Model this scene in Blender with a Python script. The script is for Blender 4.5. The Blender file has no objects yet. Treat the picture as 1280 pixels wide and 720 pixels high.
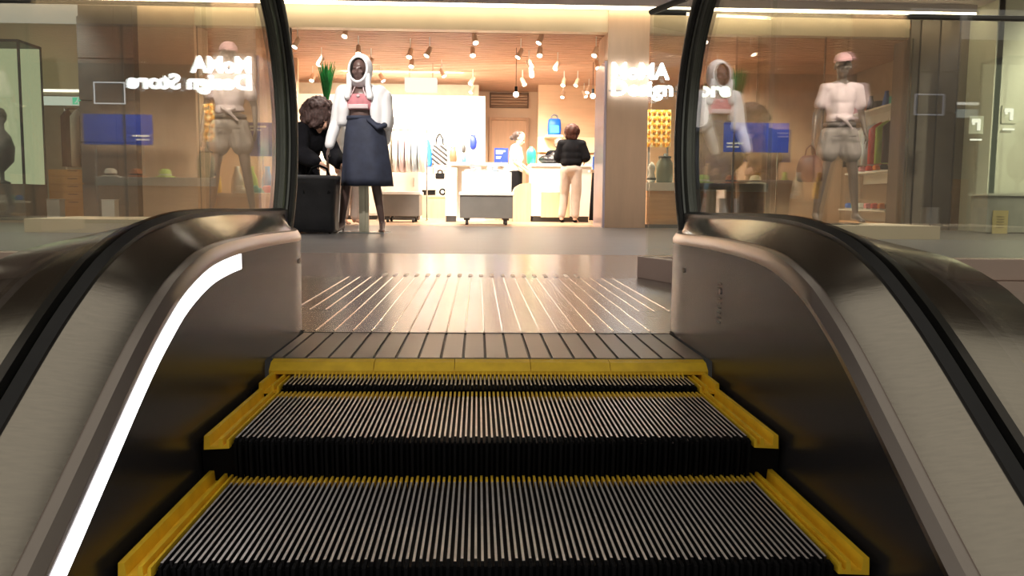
import bpy, bmesh, math, random
from math import sin, cos, pi, radians, tan, atan, sqrt, exp
from mathutils import Vector, Matrix, noise
random.seed(7)
SC = bpy.context.scene
COL = SC.collection

# ------------------------------------------------------------------ camera
F = 1100.0; YAW = radians(2.3); PIT = atan(109.5/1100); ROLL = radians(.55); CZ = .37
_f = Vector((sin(YAW)*cos(PIT), cos(YAW)*cos(PIT), -sin(PIT)))
_r = Vector((cos(YAW), -sin(YAW), 0)); _u = _r.cross(_f)
_r2 = _r*cos(ROLL) + _u*sin(ROLL); _u2 = _u*cos(ROLL) - _r*sin(ROLL)
def at(px, py, Y=None, X=None, Z=None):
    """point of the place seen at a photo pixel, at a known depth / side / height"""
    d = _f + _r2*((px-640)/F) + _u2*((360-py)/F)
    t = Y/d.y if Y is not None else (X/d.x if X is not None else (Z-CZ)/d.z)
    return Vector((d.x*t, d.y*t, CZ+d.z*t))
cam = bpy.data.cameras.new('camera'); camo = bpy.data.objects.new('camera', cam); COL.objects.link(camo)
cam.sensor_width = 36; cam.lens = F/1280*36; cam.clip_start = .02; cam.clip_end = 200
M = Matrix((_r2, _u2, -_f)).transposed().to_4x4(); M.translation = Vector((0, 0, CZ)); camo.matrix_world = M
SC.camera = camo
SC.view_settings.view_transform = 'Standard'; SC.view_settings.look = 'None'
SC.view_settings.exposure = 0.0; SC.view_settings.gamma = 1; SC.view_settings.use_curve_mapping = False

# ------------------------------------------------------------------ materials
MATS = {}
def _nt(name):
    m = bpy.data.materials.new(name); m.use_nodes = True
    return m, m.node_tree.nodes, m.node_tree.links
def mat(name, col, rough=.5, metal=0, var=.08, scale=6, stretch=(1, 1, 1), bump=0, aniso=0, coat=0, spec=None, rvar=0):
    if name in MATS: return MATS[name]
    m, n, l = _nt(name); b = n['Principled BSDF']
    b.inputs['Roughness'].default_value = rough; b.inputs['Metallic'].default_value = metal
    if aniso: b.inputs['Anisotropic'].default_value = aniso
    if coat: b.inputs['Coat Weight'].default_value = coat; b.inputs['Coat Roughness'].default_value = .08
    if spec is not None: b.inputs['Specular IOR Level'].default_value = spec
    tc = n.new('ShaderNodeTexCoord'); mp = n.new('ShaderNodeMapping'); mp.inputs['Scale'].default_value = stretch
    nz = n.new('ShaderNodeTexNoise'); nz.inputs['Scale'].default_value = scale; nz.inputs['Detail'].default_value = 5
    l.new(tc.outputs['Object'], mp.inputs[0]); l.new(mp.outputs[0], nz.inputs['Vector'])
    cr = n.new('ShaderNodeValToRGB'); cr.color_ramp.elements[0].position = .3; cr.color_ramp.elements[1].position = .7
    cr.color_ramp.elements[0].color = [min(1, c*(1-var)) for c in col]+[1]
    cr.color_ramp.elements[1].color = [min(1, c*(1+var)) for c in col]+[1]
    l.new(nz.outputs['Fac'], cr.inputs[0]); l.new(cr.outputs[0], b.inputs['Base Color'])
    if rvar:
        mr = n.new('ShaderNodeMapRange'); mr.inputs['To Min'].default_value = max(.02, rough-rvar); mr.inputs['To Max'].default_value = rough+rvar
        l.new(nz.outputs['Fac'], mr.inputs['Value']); l.new(mr.outputs[0], b.inputs['Roughness'])
    if bump:
        bp = n.new('ShaderNodeBump'); bp.inputs['Strength'].default_value = bump; bp.inputs['Distance'].default_value = .01
        l.new(nz.outputs['Fac'], bp.inputs['Height']); l.new(bp.outputs[0], b.inputs['Normal'])
    MATS[name] = m; return m
def emis(name, col, s):
    if name in MATS: return MATS[name]
    m, n, l = _nt(name); n.remove(n['Principled BSDF']); e = n.new('ShaderNodeEmission')
    e.inputs['Color'].default_value = list(col)+[1]; e.inputs['Strength'].default_value = s
    l.new(e.outputs[0], n['Material Output'].inputs[0]); MATS[name] = m; return m
def glassmat(name, tint, ior=1.5):
    if name in MATS: return MATS[name]
    m, n, l = _nt(name); n.remove(n['Principled BSDF'])
    g = n.new('ShaderNodeNewGeometry'); a = n.new('ShaderNodeMath'); a.operation = 'MULTIPLY_ADD'
    a.inputs[1].default_value = -2; a.inputs[2].default_value = 1; l.new(g.outputs['Backfacing'], a.inputs[0])
    p = n.new('ShaderNodeMath'); p.operation = 'POWER'; p.inputs[0].default_value = ior; l.new(a.outputs[0], p.inputs[1])
    fr = n.new('ShaderNodeFresnel'); l.new(p.outputs[0], fr.inputs['IOR'])
    t = n.new('ShaderNodeBsdfTransparent'); t.inputs[0].default_value = list(tint)+[1]
    gl = n.new('ShaderNodeBsdfGlossy'); gl.inputs['Roughness'].default_value = 0; gl.inputs['Color'].default_value = (1, 1, 1, 1)
    mx = n.new('ShaderNodeMixShader'); l.new(fr.outputs[0], mx.inputs[0]); l.new(t.outputs[0], mx.inputs[1]); l.new(gl.outputs[0], mx.inputs[2])
    l.new(mx.outputs[0], n['Material Output'].inputs[0]); MATS[name] = m; return m
def brushed(name, col, rough, axis, bump=.02):
    """brushed metal, grain running along one axis"""
    st = {'y': (260, 2, 260), 'x': (2, 260, 260), 'z': (200, 200, 2)}[axis]
    m = mat(name, col, rough, 1, .06, 1, st, bump, rvar=.05); return m

# ------------------------------------------------------------------ mesh helpers
def finish(name, bm, m, parent=None, smooth=False, bevel=0, loc=None):
    me = bpy.data.meshes.new(name); bm.normal_update(); bm.to_mesh(me); bm.free()
    for mm in (m if isinstance(m, (list, tuple)) else [m]): me.materials.append(mm)
    o = bpy.data.objects.new(name, me); COL.objects.link(o)
    if parent: o.parent = parent
    if loc: o.location = loc
    if smooth:
        for p in me.polygons: p.use_smooth = True
    if bevel:
        b = o.modifiers.new('bevel', 'BEVEL'); b.width = bevel; b.segments = 2; b.limit_method = 'ANGLE'
    return o
def tag(o, label, cat, group=None, kind=None):
    o['label'] = label; o['category'] = cat
    if group: o['group'] = group
    if kind: o['kind'] = kind
    return o
def struct(o):
    o['kind'] = 'structure'; return o
def thing(name, label, cat, loc=(0, 0, 0), rz=0, group=None, s=1):
    o = bpy.data.objects.new(name, None); COL.objects.link(o); o.location = loc; o.rotation_euler = (0, 0, rz); o.scale = (s, s, s)
    o.empty_display_size = .1
    return tag(o, label, cat, group)
def dup(root, loc, rz, label, group=None, s=None):
    r = root.copy(); COL.objects.link(r); r.location = loc; r.rotation_euler = (0, 0, rz); r['label'] = label
    if group: r['group'] = group
    if s: r.scale = (s, s, s)
    for ch in list(root.children):
        c = ch.copy(); COL.objects.link(c); c.parent = r
        for g in ch.children:
            d = g.copy(); COL.objects.link(d); d.parent = c
    return r
def box(bm, c, d, rz=0, rx=0, mi=0, ry=0):
    mm = Matrix.Translation(c) @ Matrix.Rotation(rz, 4, 'Z') @ Matrix.Rotation(ry, 4, 'Y') @ Matrix.Rotation(rx, 4, 'X') @ Matrix.Diagonal((d[0], d[1], d[2], 1))
    r = bmesh.ops.create_cube(bm, size=1, matrix=mm)
    if mi:
        for f in {f for v in r['verts'] for f in v.link_faces}: f.material_index = mi
def bx(name, c, d, m, parent=None, bevel=0, rz=0):
    bm = bmesh.new(); box(bm, c, d, rz); return finish(name, bm, m, parent, bevel=bevel)
def ab(name, a, b, m, parent=None, bevel=0):
    """box between two corners"""
    a = Vector(a); b = Vector(b)
    return bx(name, (a+b)/2, [abs(v) for v in (b-a)], m, parent, bevel)
def frame_of(d):
    d = d.normalized(); a = Vector((0, 0, 1)) if abs(d.z) < .9 else Vector((0, 1, 0))
    s = d.cross(a).normalized(); return s, s.cross(d)
def loft(bm, rings, closed=True, cap=True):
    """rings: lists of Vectors, equal length"""
    vs = [[bm.verts.new(p) for p in r] for r in rings]; n = len(vs[0])
    for a, b in zip(vs, vs[1:]):
        for i in range(n if closed else n-1):
            j = (i+1) % n; bm.faces.new((a[i], a[j], b[j], b[i]))
    if cap and closed:
        bm.faces.new(vs[0][::-1]); bm.faces.new(vs[-1])
    return vs
def capsule(bm, p, q, r1, r2, n=12, fl=1, flax=None):
    p = Vector(p); q = Vector(q); d = q-p; L = d.length
    if L < 1e-6: d = Vector((0, 0, 1)); L = 1e-5
    s, t = frame_of(d); d = d.normalized()
    if flax is not None:
        s = (Vector(flax)-d*d.dot(Vector(flax))).normalized(); t = d.cross(s)
    rings = []
    for k in range(4):
        a = -pi/2 + (k+.35)/4*pi/2; rings.append((p+d*(r1*sin(a)), r1*cos(a)))
    for k in range(5): u = k/4; rings.append((p+d*L*u, r1+(r2-r1)*u))
    for k in range(4):
        a = (k+.65)/4*pi/2; rings.append((q+d*(r2*sin(a)), r2*cos(a)))
    loft(bm, [[c+s*(r*cos(2*pi*i/n))+t*(r*fl*sin(2*pi*i/n)) for i in range(n)] for c, r in rings])
def chain(bm, pts, rs, **k):
    for i in range(len(pts)-1): capsule(bm, pts[i], pts[i+1], rs[i], rs[i+1], **k)
def ell(bm, c, r, rot=None, u=16, v=12):
    mm = Matrix.Translation(c) @ (rot if rot else Matrix()) @ Matrix.Diagonal((r[0], r[1], r[2], 1))
    bmesh.ops.create_uvsphere(bm, u_segments=u, v_segments=v, radius=1, matrix=mm)
def cyl(bm, p, q, r, r2=None, n=16):
    p = Vector(p); q = Vector(q); s, t = frame_of(q-p); r2 = r if r2 is None else r2
    loft(bm, [[c+s*(rr*cos(2*pi*i/n))+t*(rr*sin(2*pi*i/n)) for i in range(n)] for c, rr in ((p, r), (q, r2))])
def lathe(bm, prof, c=(0, 0, 0), n=24):
    c = Vector(c)
    loft(bm, [[c+Vector((r*cos(2*pi*i/n), r*sin(2*pi*i/n), z)) for i in range(n)] for r, z in prof])
def oval(c, rx, ry, n=28, tilt=0, amp=0, k=7, ph=0):
    out = []
    for i in range(n):
        a = 2*pi*i/n; w = 1+amp*sin(k*a+ph)
        out.append(Vector((c[0]+rx*cos(a)*w, c[1]+ry*sin(a)*w, c[2]+tilt*cos(a))))
    return out
def remesh(name, bm, vox, m, parent=None, sm=3, fac=.5, folds=0, fs=8):
    me = bpy.data.meshes.new(name); bm.normal_update(); bm.to_mesh(me); bm.free()
    o = bpy.data.objects.new(name, me); COL.objects.link(o)
    r = o.modifiers.new('r', 'REMESH'); r.mode = 'VOXEL'; r.voxel_size = vox
    if sm: s = o.modifiers.new('s', 'SMOOTH'); s.factor = fac; s.iterations = sm
    dg = bpy.context.evaluated_depsgraph_get(); me2 = bpy.data.meshes.new_from_object(o.evaluated_get(dg))
    o.modifiers.clear(); o.data = me2; me2.name = name
    if folds:
        me2.update()
        ns = [v.normal.copy() for v in me2.vertices]
        for v, nn in zip(me2.vertices, ns):
            p = v.co; v.co = p + nn*folds*noise.noise(Vector((p.x*fs, p.y*fs, p.z*fs*.45)))
    me2.materials.clear(); me2.materials.append(m)
    for p in me2.polygons: p.use_smooth = True
    if parent: o.parent = parent
    return o
def interp(tab, x):
    if x <= tab[0][0]:
        (a, b), (c, d) = tab[0], tab[1]; return b+(d-b)*(x-a)/(c-a)
    for i in range(len(tab)-1):
        if x <= tab[i+1][0]:
            (x0, y0), (x1, y1) = tab[i], tab[i+1]
            m0 = (y1-tab[i-1][1])/(x1-tab[i-1][0]) if i > 0 else (y1-y0)/(x1-x0)
            m1 = (tab[i+2][1]-y0)/(tab[i+2][0]-x0) if i+2 < len(tab) else (y1-y0)/(x1-x0)
            h = x1-x0; t = (x-x0)/h
            return (2*t**3-3*t*t+1)*y0+(t**3-2*t*t+t)*h*m0+(-2*t**3+3*t*t)*y1+(t**3-t*t)*h*m1
    return tab[-1][1]

# ------------------------------------------------------------------ material set
steel = mat('deck_brushed_steel', (.50, .455, .40), .15, 1, .05, 1, (3, 220, 220), .012, rvar=.03)
trimst = mat('edge_trim_steel', (.42, .37, .35), .32, 1, .04, 3)
panelm = mat('inner_panel_dark_steel', (.022, .021, .023), .27, 0, .08, 1.2, (1, .6, 3), spec=.42)
rubber = mat('black_rubber', (.012, .012, .013), .42, 0, .2, 20)
guide = mat('handrail_guide_metal', (.16, .17, .16), .35, 1, .1, 8)
black = mat('matte_black', (.005, .005, .006), .8, 0, .2, 10, spec=.12)
cleatm = mat('aluminium_cleat', (.88, .83, .80), .36, .60, .08, 30)
groove = mat('dark_groove', (.018, .016, .018), .55, .3, .2, 40)
yellow = mat('safety_yellow', (.93, .58, .03), .42, 0, .13, 25, (1, 1, 1), 0, spec=.4)
yellow2 = mat('worn_yellow', (.90, .56, .05), .5, 0, .2, 60)
plate1 = brushed('landing_plate_aluminium', (.40, .37, .34), .42, 'x')
plate2 = mat('polished_landing_plate', (.26, .235, .22), .25, .75, .10, 2, (1, 1, 1), .015, rvar=.05)
ribm = mat('landing_plate_rib', (.62, .58, .55), .16, 1, .06, 10)
glass = glassmat('balustrade_glass', (.93, .935, .89), 1.52)
glass2 = glassmat('guard_glass', (.96, .97, .94), 1.42)
glass3 = glassmat('shop_glass', (.97, .98, .96), 1.35)
wood = mat('light_oak', (.66, .42, .25), .5, 0, .10, 2, (1, 1, 14), 0)
woodw = mat('pale_oak', (.72, .50, .32), .5, 0, .08, 2, (14, 1, 1))
slatm = mat('ceiling_slat_oak', (.66, .42, .29), .5, 0, .12, 3, (1, 6, 6))
white = mat('white_laminate', (.80, .79, .75), .4, 0, .03, 4)
whitecloth = mat('white_cloth', (.85, .84, .83), .8, 0, .05, 12, (1, 1, 1), .2)
grey = mat('warm_grey_laminate', (.17, .16, .145), .5, 0, .08, 5)
dgrey = mat('dark_toe_kick', (.05, .05, .05), .5, 0, .1, 5)
navy = mat('navy_cloth', (.028, .034, .062), .75, 0, .25, 9, (1, 1, 1), .3)
blackcloth = mat('black_cloth', (.006, .006, .008), .95, 0, .3, 9, (1, 1, 1), .3, spec=.15)
blackbag = mat('black_leather', (.012, .012, .016), .38, 0, .3, 6, (1, 1, 1), .4)
hair_d = mat('dark_brown_hair', (.035, .018, .014), .55, 0, .5, 30, (1, 1, 1), .8)
skin = mat('skin', (.58, .34, .24), .5, 0, .06, 8)
mann_d = mat('dark_mannequin_finish', (.13, .078, .068), .35, 0, .1, 5, coat=.3)
mann_l = mat('taupe_mannequin_finish', (.16, .115, .095), .42, 0, .08, 5, coat=.2)
pinkc = mat('pink_cloth', (.62, .24, .27), .8, 0, .1, 12)
palepink = mat('pale_pink_cloth', (.74, .58, .60), .8, 0, .06, 12, (1, 1, 1), .2)
taupec = mat('taupe_twill', (.30, .245, .225), .8, 0, .1, 14, (1, 1, 1), .25)
trous = mat('pale_grey_trousers', (.50, .42, .37), .8, 0, .06, 10, (1, 1, 1), .25)
blue = mat('bright_blue', (.01, .13, .62), .5, 0, .1, 8)
cobalt = mat('cobalt_panel', (.006, .035, .42), .5, 0, .06, 4)
teal = mat('teal', (.03, .45, .40), .5, 0, .1, 8)
green = mat('mint_green', (.02, .55, .24), .4, 0, .1, 8)
orange = mat('orange', (.80, .22, .03), .5, 0, .1, 8)
redm = mat('coral_red', (.62, .06, .05), .5, 0, .1, 8)
lime = mat('lime', (.42, .60, .10), .5, 0, .1, 8)
leafm = mat('leaf_green', (.02, .26, .05), .5, 0, .35, 10)
maroon = mat('maroon_leather', (.055, .012, .02), .45, 0, .2, 8)
chrome = mat('chrome', (.7, .7, .7), .15, 1, .03, 5)
brownl = mat('brown_leather', (.16, .08, .04), .5, 0, .2, 8)

# ================================================================== ESCALATOR
CX = .033
P = [(.2, -.485), (.94, -.052), (1.02, -.004), (1.11, .052), (1.262, .145), (1.36, .196), (1.47, .240), (1.64, .274), (1.97, .285), (2.5, .280), (2.95, .280)]
DG = [(.2, .018), (1.3, .022), (1.6, .032), (1.9, .045), (2.95, .047)]
ZI = lambda y: interp(P, y)
ZG = lambda y: ZI(y)+interp(DG, y)
def xi(y): return .515 + (max(0, y-2.36)/.48)**1.6*.105       # inner face offset from centre line
ys = [.2+.04*i for i in range(int((2.84-.2)/.04)+1)] + [2.84]
XG = .655                                                   # glass plane offset from centre line
XO = .86

def balustrade(s, label):
    root = thing('escalator_balustrade', label, 'escalator side', (CX, 0, 0))
    X = lambda v: s*v
    fl = (lambda seq: seq) if s > 0 else (lambda seq: seq[::-1])
    def strip(name, sec, m, Y=ys, smooth=True, cap=False):
        bm = bmesh.new(); loft(bm, [fl([Vector((X(a), y, z)) for a, z in sec(y)]) for y in Y], closed=True, cap=True)
        bmesh.ops.recalc_face_normals(bm, faces=bm.faces)
        o = finish(name, bm, m, root)
        for p in o.data.polygons: p.use_smooth = True
        e = o.modifiers.new('es', 'EDGE_SPLIT'); e.split_angle = radians(35)
        return o
    zb = lambda y: (ZI(y)-.62 if y < 2.02 else 0.001) if False else (-.9 if y < 2.0 else 0.002)
    strip('inner_panel', lambda y: [(xi(y), ZI(y)-.024), (xi(y)+.012, ZI(y)-.024), (xi(y)+.012, zb(y)), (xi(y), zb(y))], panelm)
    strip('edge_trim', lambda y: [(xi(y)-.001, ZI(y)-.026), (xi(y)-.001, ZI(y)-.016), (xi(y)+.010, ZI(y)+.0005), (xi(y)+.030, ZI(y)+.001), (xi(y)+.030, ZI(y)-.02)], trimst)
    strip('inner_deck', lambda y: [(max(xi(y)+.026, 0), ZI(y)+.003), (XG-.024, ZG(y)), (XG-.024, ZG(y)-.012), (xi(y)+.026, ZI(y)-.006)], steel)
    strip('glass_gasket', lambda y: [(XG-.026, ZG(y)-.01), (XG-.024, ZG(y)+.006), (XG-.007, ZG(y)+.013), (XG-.007, ZG(y)-.03), (XG+.007, ZG(y)-.03), (XG+.007, ZG(y)+.013), (XG+.026, ZG(y)+.006), (XG+.026, ZG(y)-.035), (XG-.026, ZG(y)-.035)], rubber)
    strip('outer_deck', lambda y: [(XG+.024, ZG(y)), (XO+.0-(xi(y)-.515), ZI(y)-.002), (XO-(xi(y)-.515)-.004, ZI(y)-.014), (XG+.024, ZG(y)-.012)], steel)
    strip('outer_panel', lambda y: [(XO-(xi(y)-.515)-.003, ZI(y)-.008), (XO-(xi(y)-.515)-.015, ZI(y)-.008), (XO-(xi(y)-.515)-.015, zb(y)), (XO-(xi(y)-.515)-.003, zb(y))], panelm)
    # end cap of the newel base
    bm = bmesh.new()
    ring = []
    x0, x1 = xi(2.84), XO-(xi(2.84)-.515)
    for k in range(9):
        a = k/8*pi; ring.append((x0+(x1-x0)*(1-cos(a))/2, 2.835+sin(a)*.06))
    loft(bm, [[Vector((X(a), y, z)) for a, y in ring] for z in (.002, .275, .300)]); bmesh.ops.recalc_face_normals(bm, faces=bm.faces)
    finish('newel_base', bm, trimst, root)
    # handrail path
    NY, NZ = 2.415, .575
    def path(r, n=40, end=-40):
        top = NZ+r; pts = []
        for y in (.0, .3, .6, .9, 1.1, 1.25, 1.4, 1.5, 1.6, 1.7, 1.85, 2.0, 2.2, 2.35):
            pts.append(Vector((0, y, ZI(y)-ZI(1.97)+top if y < 1.97 else top)))
        for k in range(n+1):
            a = radians(90+(end-90)*k/n); pts.append(Vector((0, NY+r*cos(a), NZ+r*sin(a))))
        return pts
    def sweep(name, sec, m, parent, r):
        pts = path(r); bm = bmesh.new(); rings = []
        for i, p in enumerate(pts):
            d = (pts[min(i+1, len(pts)-1)]-pts[max(i-1, 0)]).normalized(); nrm = Vector((0, -d.z, d.y))
            rings.append([Vector((X(XG)+a, p.y, p.z))+nrm*b for a, b in sec])
        loft(bm, rings); bmesh.ops.recalc_face_normals(bm, faces=bm.faces)
        o = finish(name, bm, m, parent, smooth=True); e = o.modifiers.new('es', 'EDGE_SPLIT'); e.split_angle = radians(50); return o
    sec = [(-.040, 0), (-.041, .012), (-.034, .024), (-.02, .030), (.02, .030), (.034, .024), (.041, .012), (.040, 0), (.036, -.008), (.024, -.008), (.026, .008), (-.026, .008), (-.024, -.008), (-.036, -.008)]
    hr = sweep('handrail', sec, rubber, root, .485)
    sec = [(-.020, .006), (-.022, -.012), (-.016, -.014), (-.014, -.022), (-.009, -.034), (.009, -.034), (.014, -.022), (.016, -.014), (.022, -.012), (.020, .006)]
    sweep('handrail_guide', sec, guide, root, .485)
    # glass
    def pane(y0, y1):
        bm = bmesh.new(); bot = []; top = []
        n = 24
        for k in range(n+1):
            y = y0+(y1-y0)*k/n; zt = min(ZI(y)-ZI(1.97), 0)+NZ+.46
            bot.append((y, ZG(y)-.02)); top.append((y, zt))
        poly = bot+top[::-1]
        loft(bm, [[Vector((X(XG)+dx, a, b)) for a, b in poly] for dx in (-.006, .006)])
        bmesh.ops.recalc_face_normals(bm, faces=bm.faces); return finish('glass_panel', bm, glass, root)
    pane(.25, 1.068) if False else None
    pane(.25, 2.068)
    bm = bmesh.new(); poly = [(2.074, ZG(2.074)-.02), (2.79, .305)]
    for k in range(25):
        a = radians(-33+k/24*123); poly.append((NY+.458*cos(a), NZ+.458*sin(a)))
    poly += [(2.074, NZ+.458)]
    loft(bm, [[Vector((X(XG)+dx, a, b)) for a, b in poly] for dx in (-.006, .006)]); bmesh.ops.recalc_face_normals(bm, faces=bm.faces)
    finish('glass_panel', bm, glass, root)
    return root
balL = balustrade(-1, 'left escalator balustrade with a glowing white light strip under its steel deck')
balR = balustrade(1, 'right escalator balustrade, steel deck and black handrail, without a light strip')
# LED strip on the left inner panel, a curved band under the edge trim
bm = bmesh.new(); rings = []
Y = [.85+i*.03 for i in range(int((1.83-.85)/.03)+1)]
for y in Y:
    dz = (ZI(y+.01)-ZI(y-.01))/.02; w = .030*sqrt(1+dz*dz); o_ = .027*sqrt(1+dz*dz)
    rings.append([Vector((-xi(y)+a, y, ZI(y)-o_-b)) for a, b in ((-.006, 0), (.0025, 0), (.0025, w), (-.006, w))])
loft(bm, rings); bmesh.ops.recalc_face_normals(bm, faces=bm.faces)
finish('light_strip', bm, emis('led_strip', (1, .95, .95), 5.5), balL)
# small speed-marks plate and screw on panels
for s, yy, zz in ((1, 2.30, .19), (1, 1.95, .17), (-1, 2.40, .2), (-1, 2.43, .2)):
    b_ = balR if s > 0 else balL
    bm = bmesh.new(); cyl(bm, (s*(xi(yy)-.003), yy, zz), (s*(xi(yy)+.002), yy, zz), .006); finish('screw', bm, trimst, b_)
bm = bmesh.new()
for k in range(9):
    y = 1.98+.0*k; box(bm, (xi(1.98)-.001, 1.955, .10+k*.011), (.002, .024, .0035))
finish('vent_slot', bm, mat('vent_slot_grey', (.05, .048, .05), .4), balR)

# steps ---------------------------------------------------------------
def make_step(y0, y1, z, label, rise=.20, backyel=.042, nose=True):
    t = thing('escalator_step', label, 'escalator step', (CX, y0, z), 0, 'escalator steps')
    L = y1-y0; H = .011; n = 98; w0 = .455; pitch = 2*w0/n
    bm = bmesh.new()
    box(bm, (0, L/2+.01, -H-.004-.002), (2*w0+.07, L-.02, .010)); finish('tread_base', bm, groove, t)
    bm = bmesh.new(); bm2 = bmesh.new(); bm3 = bmesh.new()
    for i in range(n):
        x = -w0+(i+.5)*pitch; e = L-backyel; st = .012 if i % 2 == 0 else .020
        box(bm, (x, (st+e)/2, -H/2), (.0036, e-st, H))
        box(bm2, (x, (e+L)/2, -H/2+.0005), (.0040, backyel, H+.001))
        # ribbed riser: curved vertical bars
        yy = (-.004 if i % 2 else .004)
        prof = [(yy, -.003), (yy+.001, -.03), (yy+.010, -.10), (yy+.035, -rise)]
        for (a, b), (c, d) in zip(prof, prof[1:]):
            q = [bm3.verts.new(v) for v in ((x-.0022, a, b), (x+.0022, a, b), (x+.0022, c, d), (x-.0022, c, d), (x-.0022, a+.016, b+.002), (x+.0022, a+.016, b+.002), (x+.0022, c+.012, d), (x-.0022, c+.012, d))]
            for f in ((0, 3, 2, 1), (0, 4, 7, 3), (1, 2, 6, 5), (4, 5, 6, 7), (0, 1, 5, 4), (3, 7, 6, 2)): bm3.faces.new([q[j] for j in f])
    for f in bm.faces:
        f.normal_update()
        if f.normal.z < .5: f.material_index = 1
    finish('tread_cleats', bm, [cleatm, groove], t); finish('rear_marking', bm2, yellow2, t)
    ri = finish('riser', bm3, black, t)
    bm = bmesh.new(); loft(bm, [[Vector((x, a, b)) for a, b in ((.012, -.012), (.022, -.012), (.055, -rise), (.045, -rise))] for x in (-w0-.055, w0+.055)]); bmesh.ops.recalc_face_normals(bm, faces=bm.faces)
    box(bm, (-w0-.0475, L/2+.01, -.06), (.015, L-.03, .09)); box(bm, (w0+.0475, L/2+.01, -.06), (.015, L-.03, .09)); finish('riser_backing', bm, black, t)
    for s in (-1, 1):
        bm = bmesh.new(); a = w0+.003
        sec = [(0, -.014), (0, .001), (.004, .001), (.005, -.009), (.010, -.009), (.011, .003), (.016, .003), (.018, -.010), (.032, -.010), (.034, .008), (.042, .008), (.043, -.016)]
        sec = [(s*(a+u), v) for u, v in sec]
        loft(bm, [[Vector((u, y, v)) for u, v in sec] for y in (-.006, L)]); bmesh.ops.recalc_face_normals(bm, faces=bm.faces)
        finish('side_marking', bm, yellow, t)
    return t
make_step(1.135, 1.525, -.115, 'escalator step nearest the camera, its full tread and yellow side strips in view')
make_step(1.505, 1.885, -.046, 'middle escalator step between the dark riser gap and the thin step under the comb')
make_step(1.889, 2.10, -.034, 'farthest escalator step, mostly slid under the yellow comb plate')

# comb: yellow segments with teeth -----------------------------------
comb = thing('comb_plate', 'yellow comb plate with teeth where the steps slide under the landing', 'comb plate', (CX, 2.0, 0))
n = 98; pitch = .91/n
segs = [(0, 20), (20, 40), (40, 59), (59, 79), (79, 98)]
for a, b in segs:
    x0, x1 = -.455+a*pitch, -.455+b*pitch
    if a == 0: x0 = -.507
    if b == 98: x1 = .507
    bm = bmesh.new()
    sec = [(.054, -.0035), (.050, -.003), (.022, -.006), (.004, -.019), (.0, -.022), (.0, -.030), (.054, -.030)]
    loft(bm, [[Vector((x, y, z)) for y, z in sec] for x in (x0+.0006, x1-.0006)])
    for i in range(a, b):
        x = -.455+i*pitch+ (0 if a or i else .0)
        if i == 0: continue
        loft(bm, [[Vector((x+u, y, z)) for u, z in ((-.0017, z1), (.0017, z1), (.0017, z2), (-.0017, z2))] for y, z1, z2 in ((.008, -.019, -.036), (-.006, -.030, -.038), (-.013, -.036, -.040))])
    bmesh.ops.recalc_face_normals(bm, faces=bm.faces)
    finish('comb_segment', bm, yellow, comb)

# landing plates ------------------------------------------------------
lp = thing('landing_plate', 'dull ribbed metal landing plate directly behind the yellow comb', 'landing plate', (CX, 2.08, -.003))
bm = bmesh.new(); box(bm, (0, .171, -.012), (1.024, .394, .020)); finish('plate', bm, dgrey, lp)
bm = bmesh.new(); pw = .0525
k0 = -9
for k in range(-10, 11):
    a = max(-.512, k*pw+.0035-.012); b = min(.512, (k+1)*pw-.0035-.012)
    if b-a > .004: box(bm, ((a+b)/2, .172, -.0005), (b-a, .390, .005))
finish('tread_bars', bm, plate1, lp)
lp2 = thing('landing_plate', 'shiny landing plate with long bright ribs running towards the shop', 'landing plate', (CX, 2.45, 0))
bm = bmesh.new(); box(bm, (0, .235, -.009), (1.03, .49, .020)); box(bm, (0, .26, -.0095), (1.32, .46, .020)); box(bm, (-.03, 1.115, -.009), (1.90, 1.27, .020)); finish('plate', bm, plate2, lp2)
bm = bmesh.new(); bm2 = bmesh.new()
for k in range(-12, 13):
    x = k*pw-.012
    y0 = .01 if abs(x) < .50 else .48
    y1 = 1.74
    capsule(bm, (x, y0, .0008), (x, y1, .0008), .0026, .0026, n=8)
    if abs(x) < .5: capsule(bm2, (x, 1.80, .0005), (x, 1.93, .0005), .010, .010, n=10, fl=.35, flax=(1, 0, 0))  # flat studs stand in for the rib ends reflected in the floor
finish('rib', bm, ribm, lp2); finish('rib_end_reflections', bm2, trimst, lp2)

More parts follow.
